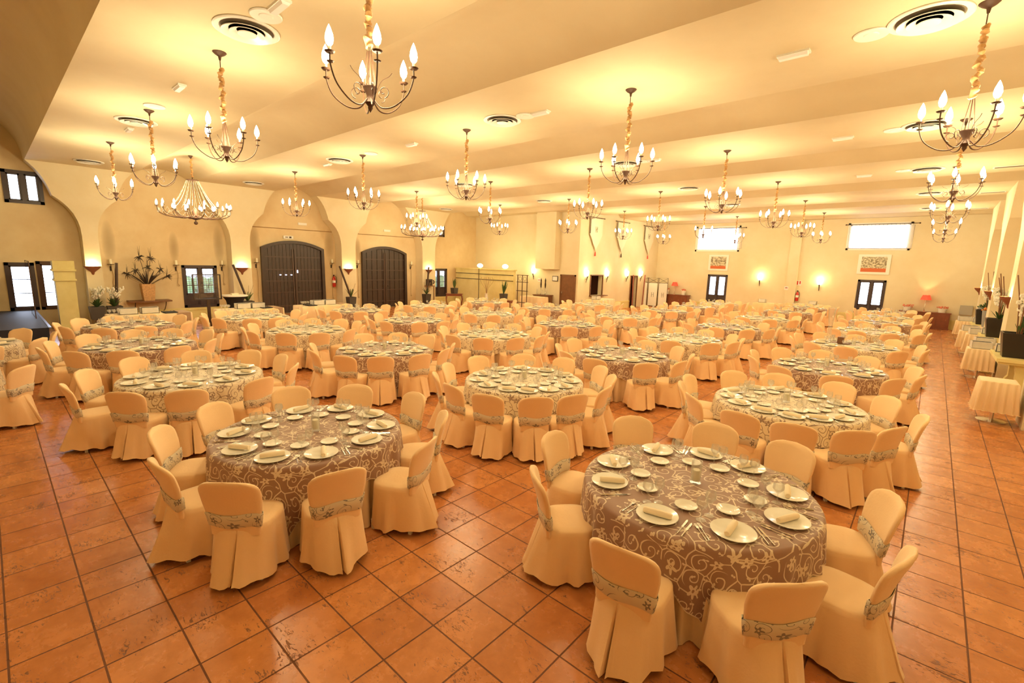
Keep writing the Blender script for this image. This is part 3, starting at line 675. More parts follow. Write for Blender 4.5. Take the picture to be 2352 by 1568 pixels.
for x, y in [(-3.74, .58), (-7.63, .58), (-11.74, .61), (.22, 5.2), (-3.74, 5.11), (-7.61, 5.13), (-11.67, 5.13), (.15, 10.0), (-3.78, 9.75), (.06, 14.8)]:
    place = 'by the right wall' if x > -1 else ('before the second lamp' if x > -5 else ('before the middle lamp' if x > -9 else 'towards the arched wall'))
    r = empty('emergency_light', (x, y, HC), 0, 'slim white emergency light on the %s ceiling strip, %s' % (rown(y), place), 'light', 'ceiling emergency lights')
    b = MB(); b.box((0, 0, -.012), (.36, .12, .024)); b.build('base', WHITEPL, r, False)
    b = MB(); b.prism([(-.05, -.024), (.05, -.024), (.035, -.055), (-.035, -.055)], 'x', -.16, .16); b.build('diffuser', mat('opal', (.93, .9, .93), .25), r, False)
for x, y, l in [(3.05, 15.3, 'nearest'), (3.05, 20.2, 'middle'), (2.95, 25.2, 'farthest')]:
    r = empty('ceiling_grille', (x - .12, y, HC), 0, 'slatted rectangular ceiling grille beside the right wall, %s of the three' % l, 'air vent', 'slatted ceiling grilles')
    b = MB(); b.box((0, -.1, -.008), (.6, .03, .016)); b.box((0, .1, -.008), (.6, .03, .016)); b.box((-.29, 0, -.008), (.03, .2, .016)); b.box((.29, 0, -.008), (.03, .2, .016)); b.build('frame', WHITEPL, r, False)
    b = MB()
    for k in range(6): b.box((0, -.075 + .03 * k, -.008), (.56, .006, .016), 0, (.5, 0))
    b.box((0, 0, -.002), (.56, .18, .003)); b.build('slats', mat('vent_dark', (.20, .15, .10), .8), r, False)

# ================================================================ tables, chairs, place settings
def seat_labels(angs, c):
    """clock hour (as seen in the photo, six = towards the camera) for every seat, all different"""
    toc = math.atan2(CAM.y - c[1], CAM.x - c[0]); items = []
    for a in angs:
        d = -(R(a) - toc) / (2 * PI) * 12 + 6; items.append(d % 12)
    order = sorted(range(len(angs)), key=lambda i: items[i]); used = set(); res = {}
    cost = []
    for i in order:
        h = round(items[i]) % 12
        if h in used:
            for q in (1, -1, 2, -2, 3, -3):
                if (h + q) % 12 not in used: h = (h + q) % 12; break
        used.add(h); res[i] = h
    W_ = ['twelve', 'one', 'two', 'three', 'four', 'five', 'six', 'seven', 'eight', 'nine', 'ten', 'eleven']
    return [W_[res[i]] + " o'clock" for i in range(len(angs))]

def superell(a, b, n, th):
    c, s = math.cos(th), math.sin(th); r = (abs(c / a) ** n + abs(s / b) ** n) ** (-1 / n); return r * c, r * s
def make_chair(seed, legs, lod=1.0):
    rnd = random.Random(seed); b = MB()
    ths = [2 * PI * k / int(56 * lod) for k in range(int(56 * lod))]
    if lod == 1.0:
        p0 = 1.5 * PI + rnd.uniform(-.12, .12)
        ths = sorted([t for t in ths if abs(t - p0) > .05] + [p0 - .05, p0 - .022, p0, p0 + .022, p0 + .05]) 
    else: p0 = 1.5 * PI
    n = len(ths); ph = [rnd.uniform(0, 6.28) for _ in range(5)]
    V = []; rings = [(.478, 0, 0), (.478, .35, 0), (.476, .7, 0), (.470, .93, 0), (.458, 1.0, 0), (.42, 1.015, .1), (.33, 1.04, .35), (.22, 1.075, .65), (.12, 1.11, .9), (.045, 1.14, 1.15)]
    for z, s, f in rings:
        for t in ths:
            x, y = superell(.222, .215, 3.2, t)
            back = max(0, -math.sin(t)) ** 3
            fold = f * (.010 * math.sin(5 * t + ph[0]) + .012 * math.sin(9 * t + ph[1]) + .007 * math.sin(14 * t + ph[2]))
            q = s + fold * 5.0
            X, Y = x * q, y * q
            Y -= back * f * .10 + (0.02 * back if s >= 1 else 0)
            if lod == 1.0 and f > 0:
                dd = abs(t - p0)
                if dd < .03: Y += .055 * min(1, f * 1.4) * (1 - dd / .03)
                elif dd < .07: Y -= .018 * f
            zz = z
            if f > 1: zz = z + .014 * math.sin(3 * t + ph[3]) + .008 * math.sin(11 * t + ph[4]) + (.02 if math.sin(t) > .6 else 0)
            V.append((X, Y, max(zz, .012)))
    Fc = []
    for i in range(len(rings) - 1):
        for k in range(n): Fc.append((i * n + k, (i + 1) * n + k, (i + 1) * n + (k + 1) % n, i * n + (k + 1) % n))
    b.add(V, Fc)
    # backrest shell
    NU = 12 if lod == 1.0 else 8; us = [-1 + 2 * k / NU for k in range(NU + 1)]
    def bp(u, v, side, off=0.0):
        if v < .78: w = .186 + .045 * (1 - math.cos(PI * min(1, v / .72))) / 2
        else: t = (v - .78) / .22; w = .231 * max(0.0, 1 - t ** 2.6) ** (1 / 2.4)
        w += off
        x = w * math.sin(u * PI / 2 * .98) / math.sin(PI / 2 * .98)
        e = max(0.0, 1 - abs(u) ** 5) ** .5; th = (.021 + off) * (e * .9 + .1)
        topt = 1 if v < .93 else max(.1, 1 - ((v - .93) / .07) ** 2)
        y = -.213 - .035 * v - .085 * v * v + .055 * (x / .23) ** 2 * (.4 + .6 * v) + side * th * topt
        z = .40 + .475 * v - (0.0) + .012 * (1 - (x / .23) ** 2) * (v > .9)
        return (x, y, z)
    vs = [0, .15, .3, .45, .6, .72, .8, .86, .91, .95, .98, 1.0] if lod == 1.0 else [0, .3, .6, .78, .88, .95, 1.0]
    ring = [(u, 1) for u in us] + [(u, -1) for u in reversed(us)]; m = len(ring)
    V = [bp(u, v, s) for v in vs for u, s in ring]
    Fc = [(i * m + k, i * m + (k + 1) % m, (i + 1) * m + (k + 1) % m, (i + 1) * m + k) for i in range(len(vs) - 1) for k in range(m)]
    Fc.append(tuple((len(vs) - 1) * m + k for k in range(m)))
    b.add(V, Fc)
    root = b.build('banquet_chair', CREAM, smooth=True, ang=62)
    sb = MB(); ss = []
    w0, w1 = .15, .395
    rows = [w0, w0 + .01, (w0 + w1) / 2, w1 - .01, w1]; offs = [.004, .009, .010, .009, .004]
    tot = 0; P = []
    for j, (v, o) in enumerate(zip(rows, offs)):
        for q, (u, s) in enumerate(ring + [ring[0]]):
            x, y, z = bp(u, v, s, o); z += .010 * math.sin(q * .9 + ph[0]) ; P.append((x, y, z))
            ss.append((q * .038 + seed * .37, v * .475 + seed * .11))
    M_ = m + 1
    sb.add(P, [(i * M_ + k, i * M_ + k + 1, (i + 1) * M_ + k + 1, (i + 1) * M_ + k) for i in range(len(rows) - 1) for k in range(m)])
    sb.uv = {'flat': ss}
    sb.build('sash', SASH, root, ang=None)
    if legs:
        for x, y in ((-.18, .19), (.18, .19), (-.16, -.185), (.16, -.185)):
            MB().box((x, y, .05), (.03, .03, .10)).build('leg', WHITE, root, False)
    return root

TR, TH = .90, .75
def overlay(seed, square=2.36):
    rnd = random.Random(seed); K = 144; a0 = 0.0; V = []; U = []; E_ = []; ph = [rnd.uniform(0, 6.28) for _ in range(4)]
    rad = [0, .3, .6, .82, .885, .90, .908]
    def sqr(a):
        a = (a - a0) % (PI / 2) - PI / 4; return square / 2 / max(math.cos(a), .02) if False else square / 2 / math.cos(((a + PI / 4) % (PI / 2)) - PI / 4)
    for k in range(K):
        a = 2 * PI * k / K
        m = (a - a0) % (PI / 2); m = m if m < PI / 4 else PI / 2 - m
        Rs = square / 2 / math.cos(m); Rs = min(Rs, square / 2 * 1.36) + .012 * math.sin(a * 34)
        for r in rad: V.append((r * math.cos(a), r * math.sin(a), TH + .006 - (.0 if r < .88 else (.004 if r < .89 else (.012 if r < .905 else .03))))); U.append((r * math.cos(a), r * math.sin(a))); E_.append((1.0, 0))
        D = Rs - TR - .03
        for q in range(1, 7):
            d = D * q / 6; f = (q / 6) ** .8
            rr = .910 + f * (.022 * math.sin(17 * a + ph[0]) + .016 * math.sin(29 * a + ph[1]) + .012) 
            V.append((rr * math.cos(a), rr * math.sin(a), TH - .024 - d)); U.append(((TR + .03 + d) * math.cos(a), (TR + .03 + d) * math.sin(a))); E_.append((D - d, 0))
    m = len(rad) + 6; b = MB()
    b.add(V, [(k * m + j, ((k + 1) % K) * m + j, ((k + 1) % K) * m + j + 1, k * m + j + 1) for k in range(K) for j in range(m - 1)]); b.uv = {'flat': U, 'edge': E_}
    return b
def skirt():
    K = 240; V = []; b = MB()
    for k in range(K):
        a = 2 * PI * k / K
        for j, z in enumerate((.745, .70, .5, .3, .15, .006)):
            f = j / 5; r = .862 + .018 * f + (.010 + .030 * f) * math.sin(34 * a + 1.2 * math.sin(5 * a)) + .006 * f * math.sin(60 * a + 2)
            V.append((r * math.cos(a), r * math.sin(a), z))
    b.add(V, [(k * 6 + j, k * 6 + j + 1, ((k + 1) % K) * 6 + j + 1, ((k + 1) % K) * 6 + j) for k in range(K) for j in range(5)]); return b

# table plan: column x, list of (y, angles or None)
A1 = [-135, -172, 141, 102, 70, 28, -10, -49, -88]
A2 = [-83, -122, -157, 165, 130, 92, 55, 20, -17, -50]
A3 = [-158, -130, -101, -75, -51, -28, 4, 40, 71, 108, 138, 178]
A4 = [-127, -98, -70, -44, -20, 6, 36, 64, 99, 132, 168, -157]
A5 = [-85, -121, -160, 165, 128, 94, 58, 20, -17, -46]
A8 = [-128, -95, -63, -36, -5, 24, 50, 103, 134, 167]
PLAN = [('the aisle row', .63, [(1.9, A1, 'b'), (5.25, A3, 'c'), (8.5, None, 'b'), (12.2, None, 'c'), (15.95, None, 'c'), (19.4, None, 'b'), (22.4, None, 'c'), (25.2, None, 'b')]),
        ('the second row', -2.62, [(.24, A2, 'b'), (3.55, A4, 'c'), (6.62, None, 'b'), (9.75, None, 'c'), (13.2, None, 'b'), (17.0, None, 'c'), (21.0, None, 'b'), (24.6, None, 'b')]),
        ('the middle row', -6.1, [(.06, A5, 'c'), (3.32, A8, 'b'), (6.45, None, 'c'), (9.6, None, 'b'), (12.95, None, 'c'), (16.5, None, 'b'), (19.6, None, 'b'), (22.9, None, 'c')]),
        ('the fourth row', -9.45, [(.03, None, 'b'), (3.3, None, 'c'), (6.5, None, 'b'), (9.65, None, 'c'), (12.95, None, 'b'), (16.3, None, 'c')]),
        ('the arch-wall row', -12.7, [(.4, None, 'b'), (3.3, None, 'c'), (6.6, None, 'b'), (9.75, None, 'c'), (12.8, None, 'b')]),
        ('the stage side', -11.3, [(-2.4, [58, 18, 95, -30, 135], 'c')])]
ORD = ['first', 'second', 'third', 'fourth', 'fifth', 'sixth', 'seventh', 'eighth']
tables = []
for cn, cx, L in PLAN:
    for i, (y, angs, kd) in enumerate(L):
        x = {(.63, 0): .65, (-2.62, 0): -2.71}.get((cx, i), cx)
        if angs is None:
            rr = random.Random(int(x * 37 + y * 11)); o = rr.uniform(0, 36); n = rr.choice((10, 10, 10, 11)) if y < 20 else 9
            angs = [((o + 360 * k / n + rr.uniform(-3.5, 3.5)) + 180) % 360 - 180 for k in range(n)]
        ph = '%s table of %s' % (ORD[i], cn) if cn != 'the stage side' else 'the cut-off table by the stage'
        tables.append(dict(x=x, y=y, a=angs, k=kd, ph=ph, col=cn, d=math.hypot(x - CAM.x, y - CAM.y)))
tables.append(dict(x=-8.4, y=-2.75, a=[58], k='c', ph='the table outside the left edge', col='x', d=10.2, bare=True))
tables.sort(key=lambda t: t['d'])

def loop(proto, name_of, items): pass
# --- tables
root = empty('round_table', (0, 0, 0)); b = MB(); b.lathe([(0, .72), (.86, .72), (.86, .742), (0, .742)], 40); b.build('tabletop', MIDWOOD, root)
skirt().build('table_skirt', SKIRT, root, ang=None)
ov = {}
for kd, mt in (('b', BROWN_EMB), ('c', CREAM_EMB)):
    for v in range(2): ov[(kd, v)] = [overlay(7 + v * 3 + (kd == 'b')), mt]
firstT = True; ovo = {}
for i, t in enumerate(tables):
    colr = 'mauve brown' if t['k'] == 'b' else 'cream'
    lab = 'round banquet table with pleated cream skirt, %s' % t['ph']; rz = (i * 1.37) % 6.28
    if t['x'] == -2.71: rz = .6
    if firstT: o = root; o.location = (t['x'], t['y'], 0); o.rotation_euler.z = rz; o['label'] = lab; firstT = False
    else: o = copy_tree(root, (t['x'], t['y'], 0), rz, lab)
    o['category'] = 'table'; o['group'] = 'round banquet tables'
    key = (t['k'], i % 2); lab = '%s embroidered overlay cloth on the %s' % (colr, t['ph'].replace('the cut', 'cut').replace('the table', 'table'))
    rz = {(.65, 1.9): -.18, (-2.71, .24): .03, (.63, 5.25): -.9, (-2.62, 3.55): -.3, (-6.1, .06): -.1}.get((t['x'], t['y']), rz)
    if key not in ovo: o = ov[key][0].build('table_overlay', ov[key][1], ang=None); ovo[key] = o
    else: o = ovo[key].copy(); col.objects.link(o)
    o.location = (t['x'], t['y'], 0); o.rotation_euler = (0, 0, rz)
    tag(o, lab, 'tablecloth', 'embroidered overlay cloths')

# --- what stands on the tables
def plate_mb(r): return MB().lathe([(0, .004), (r * .55, .004), (r * .62, .006), (r * .97, .018), (r, .021), (r * .985, .023), (r * .63, .012), (r * .55, .008), (0, .008)], 36)
def napkin_mb():
    b = MB(); pts = []; L = .20
    b.tube([(-L / 2, 0, .032), (-L / 2 + .01, 0, .032), (0, 0, .034), (L / 2 - .01, 0, .032), (L / 2, 0, .032)], [.017, .022, .024, .022, .018], 12)
    return b
def glass_mb(h, r):
    return MB().lathe([(0, .001), (.034, .001), (.034, .003), (.006, .008), (.004, .02), (.004, h * .45), (.012, h * .5), (r, h * .72), (r * .98, h * .85), (r * .85, h), (r * .82, h), (r * .95, h * .8), (r * .9, h * .7), (.006, h * .53), (0, h * .52)], 14)
def fork_mb():
    b = MB(); b.tube([(0, -.10, .003), (0, 0, .003), (0, .045, .005)], [.004, .0025, .004], 5); b.box((0, .06, .005), (.02, .028, .002))
    for k in (-1.5, -.5, .5, 1.5): b.box((k * .0055, .09, .005), (.0028, .036, .0018))
    return b
def knife_mb():
    b = MB(); b.tube([(0, -.11, .004), (0, -.01, .004)], [.005, .0045], 6); b.prism([(-.008, -.01), (.006, -.01), (.008, .08), (.0, .115), (-.008, .10)], 'z', .002, .0038); return b
PT = {'dinner_plate': (plate_mb(.148), CHINA), 'bread_plate': (plate_mb(.083), CHINA), 'napkin_roll': (napkin_mb(), NAPKIN), 'wine_glass': (glass_mb(.19, .038), GLASS), 'water_glass': (glass_mb(.165, .041), GLASS), 'fork': (fork_mb(), STEEL), 'knife': (knife_mb(), STEEL)}
CAT = {'dinner_plate': 'plate', 'bread_plate': 'plate', 'napkin_roll': 'napkin', 'wine_glass': 'glass', 'water_glass': 'glass', 'fork': 'fork', 'knife': 'knife'}
GRP = {'dinner_plate': 'dinner plates laid on the round tables', 'bread_plate': 'bread plates laid on the round tables', 'napkin_roll': 'rolled napkins on the dinner plates', 'wine_glass': 'wine glasses on the round tables', 'water_glass': 'water glasses on the round tables', 'fork': 'forks left of the plates', 'knife': 'knives right of the plates'}
WORD = {'dinner_plate': 'white dinner plate', 'bread_plate': 'small white bread plate', 'napkin_roll': 'cream napkin roll on the plate', 'wine_glass': 'tall wine glass', 'water_glass': 'short water glass', 'fork': 'steel fork', 'knife': 'steel knife'}
LIMIT = {'dinner_plate': 300, 'bread_plate': 300, 'napkin_roll': 300, 'wine_glass': 300, 'water_glass': 280, 'fork': 200, 'knife': 200}
count = {k: 0 for k in PT}; proto_o = {}; rest = {k: [] for k in PT}
def put(kind, x, y, z, rz, label):
    if count[kind] < LIMIT[kind]:
        if kind not in proto_o: o = PT[kind][0].build(kind, PT[kind][1], ang=50); proto_o[kind] = o
        else: o = proto_o[kind].copy(); col.objects.link(o)
        o.location = (x, y, z); o.rotation_euler = (0, 0, rz); tag(o, label, CAT[kind], GRP[kind]); count[kind] += 1
    else: rest[kind].append((x, y, z, rz))
ZT = TH + .007
chairs = []
cand = MB().lathe([(0, .0), (.045, 0), (.046, .012), (.042, .02), (.042, .19), (.040, .19), (.040, .02), (0, .018)], 20).build('candle_holder', GLASS)
MB().lathe([(0, .02), (.033, .02), (.034, .11), (.03, .115), (0, .112)], 16).build('candle', WAX, cand)
fc = True
for ti, t in enumerate(tables):
    rnd = random.Random(ti * 7 + 1); H = seat_labels(t['a'], (t['x'], t['y']))
    for a, h in zip(t['a'], H):
        chairs.append((t['x'], t['y'], a, h, t['ph'], t['d']))
        if t.get('bare'): continue
        A = R(a + rnd.uniform(-2.5, 2.5)); ca, sa = math.cos(A), math.sin(A); tx, ty = -sa, ca
        def P(r, s): return t['x'] + r * ca + s * tx, t['y'] + r * sa + s * ty
        at = '%s seat, %s' % (h, t['ph'])
        for kind, r, s, dz, dr in (('dinner_plate', .705, 0, 0, 0), ('napkin_roll', .705, 0, 0.0, rnd.choice((0, .2, -.3, .5, -.5, .9, 1.4))), ('bread_plate', .43, .10, 0, 0), ('wine_glass', .50, -.085, 0, 0), ('water_glass', .56, -.15, 0, 0), ('fork', .71, -.185, 0, 0), ('knife', .71, .185, 0, 0), ('fork2', .71, -.215, 0, 0), ('knife2', .72, .21, 0, 0)):
            if kind[-1] == '2' and t['d'] > 7: continue
            outer = kind[-1] == '2'; kind = kind.rstrip('2')
            if kind in ('fork', 'knife') and t['d'] > 12: continue
            if kind == 'water_glass' and t['d'] > 17: continue
            x, y = P(r + rnd.uniform(-.012, .012), s + rnd.uniform(-.012, .012))
            if kind in ('fork', 'knife'): rz = A + PI / 2 + rnd.uniform(-.06, .06)
            else: rz = A + PI / 2 + dr
            put(kind, x, y, ZT + dz, rz, '%s%s, %s' % ('outer ' if outer else '', WORD[kind], at))
    if t.get('bare'): continue
    if fc: o = cand; fc = False
    else: o = copy_tree(cand)
    o.location = (t['x'] + rnd.uniform(-.05, .05), t['y'] + rnd.uniform(-.05, .05), ZT); tag(o, 'ivory candle in a clear glass holder, centre of the %s' % t['ph'].replace('the cut', 'cut'), 'candle', 'candle centrepieces')
    # a small cluster of menu glasses around the middle
    t['rnd'] = rnd
for kind, L in rest.items():
    if not L: continue
    src = PT[kind][0]; b = MB()
    for x, y, z, rz in L:
        m = Matrix.Translation((x, y, z)) @ Matrix.Rotation(rz, 4, 'Z'); b.add([m @ Vector(v) for v in src.v], src.f)
    o = b.build('distant_' + kind + 's', PT[kind][1], ang=50); tag(o, '%ss on the farthest round tables at the back of the hall' % WORD[kind].replace('napkin roll on the plate', 'napkin roll').replace('fork', 'fork'), CAT[kind], kind='stuff')
# --- chairs
chairs.sort(key=lambda c: (c[0] + 1.2 * math.cos(R(c[2])) - CAM.x) ** 2 + (c[1] + 1.2 * math.sin(R(c[2])) - CAM.y) ** 2)
protos = [make_chair(s, True) for s in (1, 2, 3, 4)]; fars = [make_chair(s, False, .5) for s in (5, 6)]
usedp = set(); far_rest = []
for i, (x, y, a, h, ph, d) in enumerate(chairs):
    rnd = random.Random(i * 3 + 5); rr = 1.06 + rnd.uniform(-.03, .05); A = R(a)
    px, py = x + rr * math.cos(A), y + rr * math.sin(A); rz = A + PI / 2 + R(rnd.uniform(-7, 7))
    if i >= 300: far_rest.append((px, py, rz)); continue
    pool = protos if i < 110 else fars; p = pool[rnd.randrange(len(pool))]
    lab = ("cream covered chair, %s side of the %s" % (h, ph)).replace('the the', 'the')
    if p.name not in usedp: usedp.add(p.name); o = p; o.location = (px, py, 0); o.rotation_euler = (0, 0, rz); o['label'] = lab
    else: o = copy_tree(p, (px, py, 0), rz, lab)
    o['category'] = 'chair'; o['group'] = 'cream covered chairs around the round tables'
if far_rest:
    b = MB(); src = [o for o in fars][0]; vs = [tuple(v.co) for v in src.data.vertices]; fs = [tuple(p.vertices) for p in src.data.polygons]
    for px, py, rz in far_rest:
        m = Matrix.Translation((px, py, 0)) @ Matrix.Rotation(rz, 4, 'Z'); b.add([m @ Vector(v) for v in vs], fs)
    tag(b.build('distant_chairs', CREAM), 'cream covered chairs around the farthest tables at the back of the hall', 'chair', kind='stuff')

# ================================================================ furniture along the walls
def cloth_table(loc, sx, sy, lab, name='service_table', h=.78, rz=0, mt=SKIRT, hem=.02, seed=0, grp=None, cat='table'):
    r = empty(name, loc, rz, lab, cat, grp); b = MB(); K = 120; rnd = random.Random(seed); V = []; ph = rnd.uniform(0, 6)
    per = []
    for k in range(K):
        t = k / K * 4; e = int(t); f = t - e
        c = [(-1, -1), (1, -1), (1, 1), (-1, 1)]; p, q = c[e], c[(e + 1) % 4]; per.append(((p[0] + (q[0] - p[0]) * f) * sx / 2, (p[1] + (q[1] - p[1]) * f) * sy / 2))
    rows = [(h, 1, 0), (h - .015, 1, .012), (h * .6, 1, .03), (h * .3, 1, .045), (hem, 1, .06)]
    for z, _, o in rows:
        for i, (x, y) in enumerate(per):
            L = math.hypot(x / (sx / 2), y / (sy / 2)) or 1; w = o + (o * .45) * math.sin(i * 1.1 + ph)
            V.append((x + w * x / (sx / 2), y + w * y / (sy / 2), z))
    n = K; b.add(V, [(i * n + k, (i + 1) * n + k, (i + 1) * n + (k + 1) % n, i * n + (k + 1) % n) for i in range(4) for k in range(n)] + [tuple(range(n))])
    b.build('cloth', mt, r, ang=50); return r
def service_box(loc, rz, lab, w=.42):
    r = empty('crate_box', loc, rz, lab, 'box', 'white service boxes')
    b = MB(); t = .012
    for c, d in (((0, 0, .006), (w, .3, .012)), ((0, .144, .085), (w, t, .17)), ((0, -.144, .085), (w, t, .17)), ((w / 2 - t / 2, 0, .085), (t, .3, .17)), ((-w / 2 + t / 2, 0, .085), (t, .3, .17))): b.box(c, d)
    b.build('body', GREYBOX, r, False); b = MB(); b.box((0, 0, .15), (w - .04, .26, .02)); b.build('dark_contents', BLACK, r, False); return r
def glasses_at(x, y, z, n, lab, grp):
    for k in range(n):
        o = (proto_o['water_glass']).copy(); col.objects.link(o); o.location = (x, y + (k % 3) * .1 - .1, z) if k < 3 else (x + .1, y + (k % 3) * .1 - .1, z)
        tag(o, '%s, %s in the cluster' % (lab, ['nearest front', 'middle front', 'far front', 'nearest rear', 'middle rear', 'far rear'][k]), 'glass', grp)
SV = [(-15.05, 1.25, 1.9, 'first'), (-15.05, 3.95, 1.9, 'second'), (-15.05, 6.5, 1.9, 'third')]
for x, y, L, w in SV:
    cloth_table((x, y, 0), .75, L, 'long cream-clothed service table before the arched wall, %s from the stage' % w, seed=int(y))
    b = MB(); b.box((0, 0, .004), (.8, .34, .008)); b.box((.405, 0, -.12), (.012, .34, .25)); b.box((-.405, 0, -.12), (.012, .34, .25))
    tag(b.build('table_runner', LINEN, smooth=False, loc=(x, y + .74, .786)), 'folded brown runner over the far end of the %s service table' % w, 'cloth')
    b = MB(); b.prism([(-.25, -.16), (.25, -.16), (.27, -.14), (.27, .14), (.25, .16), (-.25, .16), (-.27, .14), (-.27, -.14)], 'z', 0, .012); b.box((0, .155, .014), (.5, .01, .02)); b.box((0, -.155, .014), (.5, .01, .02))
    tag(b.build('serving_tray', BLACK, smooth=False, loc=(x + .1, y + (.45 if w != 'third' else -.55), .788)), 'dark serving tray lying on the %s service table by the arched wall' % w, 'tray')
for (x, y, w) in ((-15.1, .75, 'first'), (-15.1, 1.25, 'first'), (-15.1, 3.75, 'second'), (-15.1, 4.2, 'second'), (-15.1, 6.3, 'third'), (-15.1, 6.75, 'third')):
    i = {.75: 'nearer', 1.25: 'farther', 3.75: 'nearer', 4.2: 'farther', 6.3: 'nearer', 6.75: 'farther'}[y]
    service_box((x, y, .782), PI / 2, 'open white box with dark contents, %s one on the %s service table' % (i, w))
for (x, y, w) in ((-14.95, .42, 'first'), (-14.9, 3.15, 'second'), (-14.95, 5.75, 'third')): glasses_at(x, y, .784, 6, 'clear tumbler on the %s service table' % w, 'tumblers on the %s service table' % w)
# white flower planter on a terracotta plinth
b = MB(); b.box((0, 0, .15), (.62, .5, .3)); tag(b.build('brick_plinth', mat('brick', (.40, .13, .05), .7, var=.2), smooth=False, loc=(-18.6, .72, 0)), 'low terracotta plinth under the white flower planters', 'plinth')
def square_pot(loc, w, h, m, lab, taper=.85, name='planter', grp=None):
    b = MB(); V = []
    for z, s in ((0, w * taper), (h, w), (h, w * .9), (h - .05, w * .88)): V += [(-s / 2, -s / 2, z), (s / 2, -s / 2, z), (s / 2, s / 2, z), (-s / 2, s / 2, z)]
    b.add(V, [(3, 2, 1, 0)] + [(i * 4 + k, i * 4 + (k + 1) % 4, (i + 1) * 4 + (k + 1) % 4, (i + 1) * 4 + k) for i in range(3) for k in range(4)] + [(12, 13, 14, 15)])
    r = empty(name, loc, 0, lab, 'planter', grp); b.build('pot', m, r, False)
    b = MB(); b.box((0, 0, h - .05), (w * .87, w * .87, .02)); b.build('soil', mat('soil', (.05, .03, .02), .9), r, False); return r
def leaves(b, base, n, L, spread, rnd, width=.03, droop=.4):
    for k in range(n):
        a = rnd.uniform(0, 2 * PI); l = L * rnd.uniform(.6, 1); s = spread * rnd.uniform(.3, 1); P = []
        for i in range(6):
            t = i / 5; P.append(Vector(base) + Vector((math.cos(a) * s * t * l, math.sin(a) * s * t * l, l * (t - droop * t * t * s))))
        side = Vector((-math.sin(a), math.cos(a), 0)); V = []
        for i, p in enumerate(P): w = width * math.sin(PI * (i + .6) / 6.2); V += [p + side * w, p + Vector((0, 0, -w * .4)), p - side * w]
        b.add(V, [(3 * i + j, 3 * i + j + 1, 3 * i + j + 4, 3 * i + j + 3) for i in range(5) for j in range(2)])
def orchid(r, base, n, H, rnd, m=PETAL):
    for k in range(n):
        a = rnd.uniform(0, 2 * PI); s = rnd.uniform(.05, .3); P = [Vector(base) + Vector((math.cos(a) * s * t ** 1.5, math.sin(a) * s * t ** 1.5, H * rnd.uniform(.9, 1) * t - .1 * t ** 3)) for t in [i / 6 for i in range(7)]]
        b = MB(); b.tube(P, .006, 4); st = b.build('flower_stem', LEAF, r)
        b = MB()
        for q in range(7):
            p = P[3].lerp(P[6], q / 6) + Vector((rnd.uniform(-.05, .05), rnd.uniform(-.05, .05), rnd.uniform(-.03, .03)))
            for e in range(5):
                w = 2 * PI * e / 5; b.sphere(p + Vector((.026 * math.cos(w), .026 * math.sin(w) * (q % 2), .026 * math.sin(w))), .026, 6, 4)
        b.build('blossoms', m, st)
rnd = random.Random(8)
for y, l in ((.5, 'left'), (.95, 'right')):
    p = square_pot((-18.6, y, .3), .4, .42, POTGREY, 'grey square planter of white orchids on the plinth, %s one' % l)
    b = MB(); leaves(b, (0, 0, .38), 18, .38, .9, rnd, .035); b.build('leaves', LEAF, p, ang=None); orchid(p, (0, 0, .38), 8, .75, rnd)
# dark beams leaning from pots by the piers
for y, y2, l, pm in ((.95, 1.15, 'behind the orchid planters', None), (5.1, 4.72, 'between plain niche and great door', POTGREY), (9.6, 9.2, 'between the two arched doors', POTGREY), (14.05, 14.4, 'right of the slatted door', POTGREY)):
    ws = .36; x = -18.55
    if pm:
        p = square_pot((x, y, 0), ws, .72, pm, 'tall anthracite pot at the pier ' + l, .7); b = MB(); rr = random.Random(int(y * 10)); leaves(b, (0, 0, .68), 12, .55, .9, rr, .022); b.build('leaves', LEAF, p, ang=None)
        b = MB()
        for k in range(5): a = rr.uniform(0, 6.28); b.tube([(0, 0, .66), (.1 * math.cos(a), .1 * math.sin(a), 1.0), (.22 * math.cos(a), .22 * math.sin(a), 1.35)], .005, 4)
        b.build('twigs', ROPE, p)
    b = MB(); z0 = .66 if pm else .02; b.tube([(x + .02, y, z0), (x - .25, y2, 2.15)], .045, 8)
    tag(b.build('timber_pole', mat('aged_beam', (.06, .03, .02), .6)), 'dark timber beam leaning in the pot ' + l if pm else 'dark timber beam leaning ' + l, 'beam')
# wall console with tall basket and dried flowers
r = empty('console_shelf', (-19.2, 2.05, 0), 0, 'curved brown wall console under the tall basket', 'console'); b = MB()
b.prism([(-.38, -.62), (.22, -.62), (.30, -.3), (.32, 0), (.30, .3), (.22, .62), (-.38, .62)], 'z', .77, .82); b.build('shelf', MIDWOOD, r, False)
for s in (-1, 1): b = MB(); b.tube(curve([(-.36, s * .45, .4), (-.2, s * .45, .45), (0, s * .45, .6), (.12, s * .45, .77)], 4), .014, 6); b.build('bracket', IRON, r)
r = empty('basket_vase', (-19.15, 2.0, .82), 0, 'tall woven basket of dark dried flowers on the wall console', 'vase')
b = MB(); V = []
for z, s in ((0, .15), (.2, .17), (.4, .185), (.6, .2), (.6, .17), (.5, .16)): V += [(-s, -s, z), (s, -s, z), (s, s, z), (-s, s, z)]
b.add(V, [(3, 2, 1, 0)] + [(i * 4 + k, i * 4 + (k + 1) % 4, (i + 1) * 4 + (k + 1) % 4, (i + 1) * 4 + k) for i in range(5) for k in range(4)] + [(20, 21, 22, 23)]); b.build('basket', WICKER, r, False)
rnd = random.Random(21)
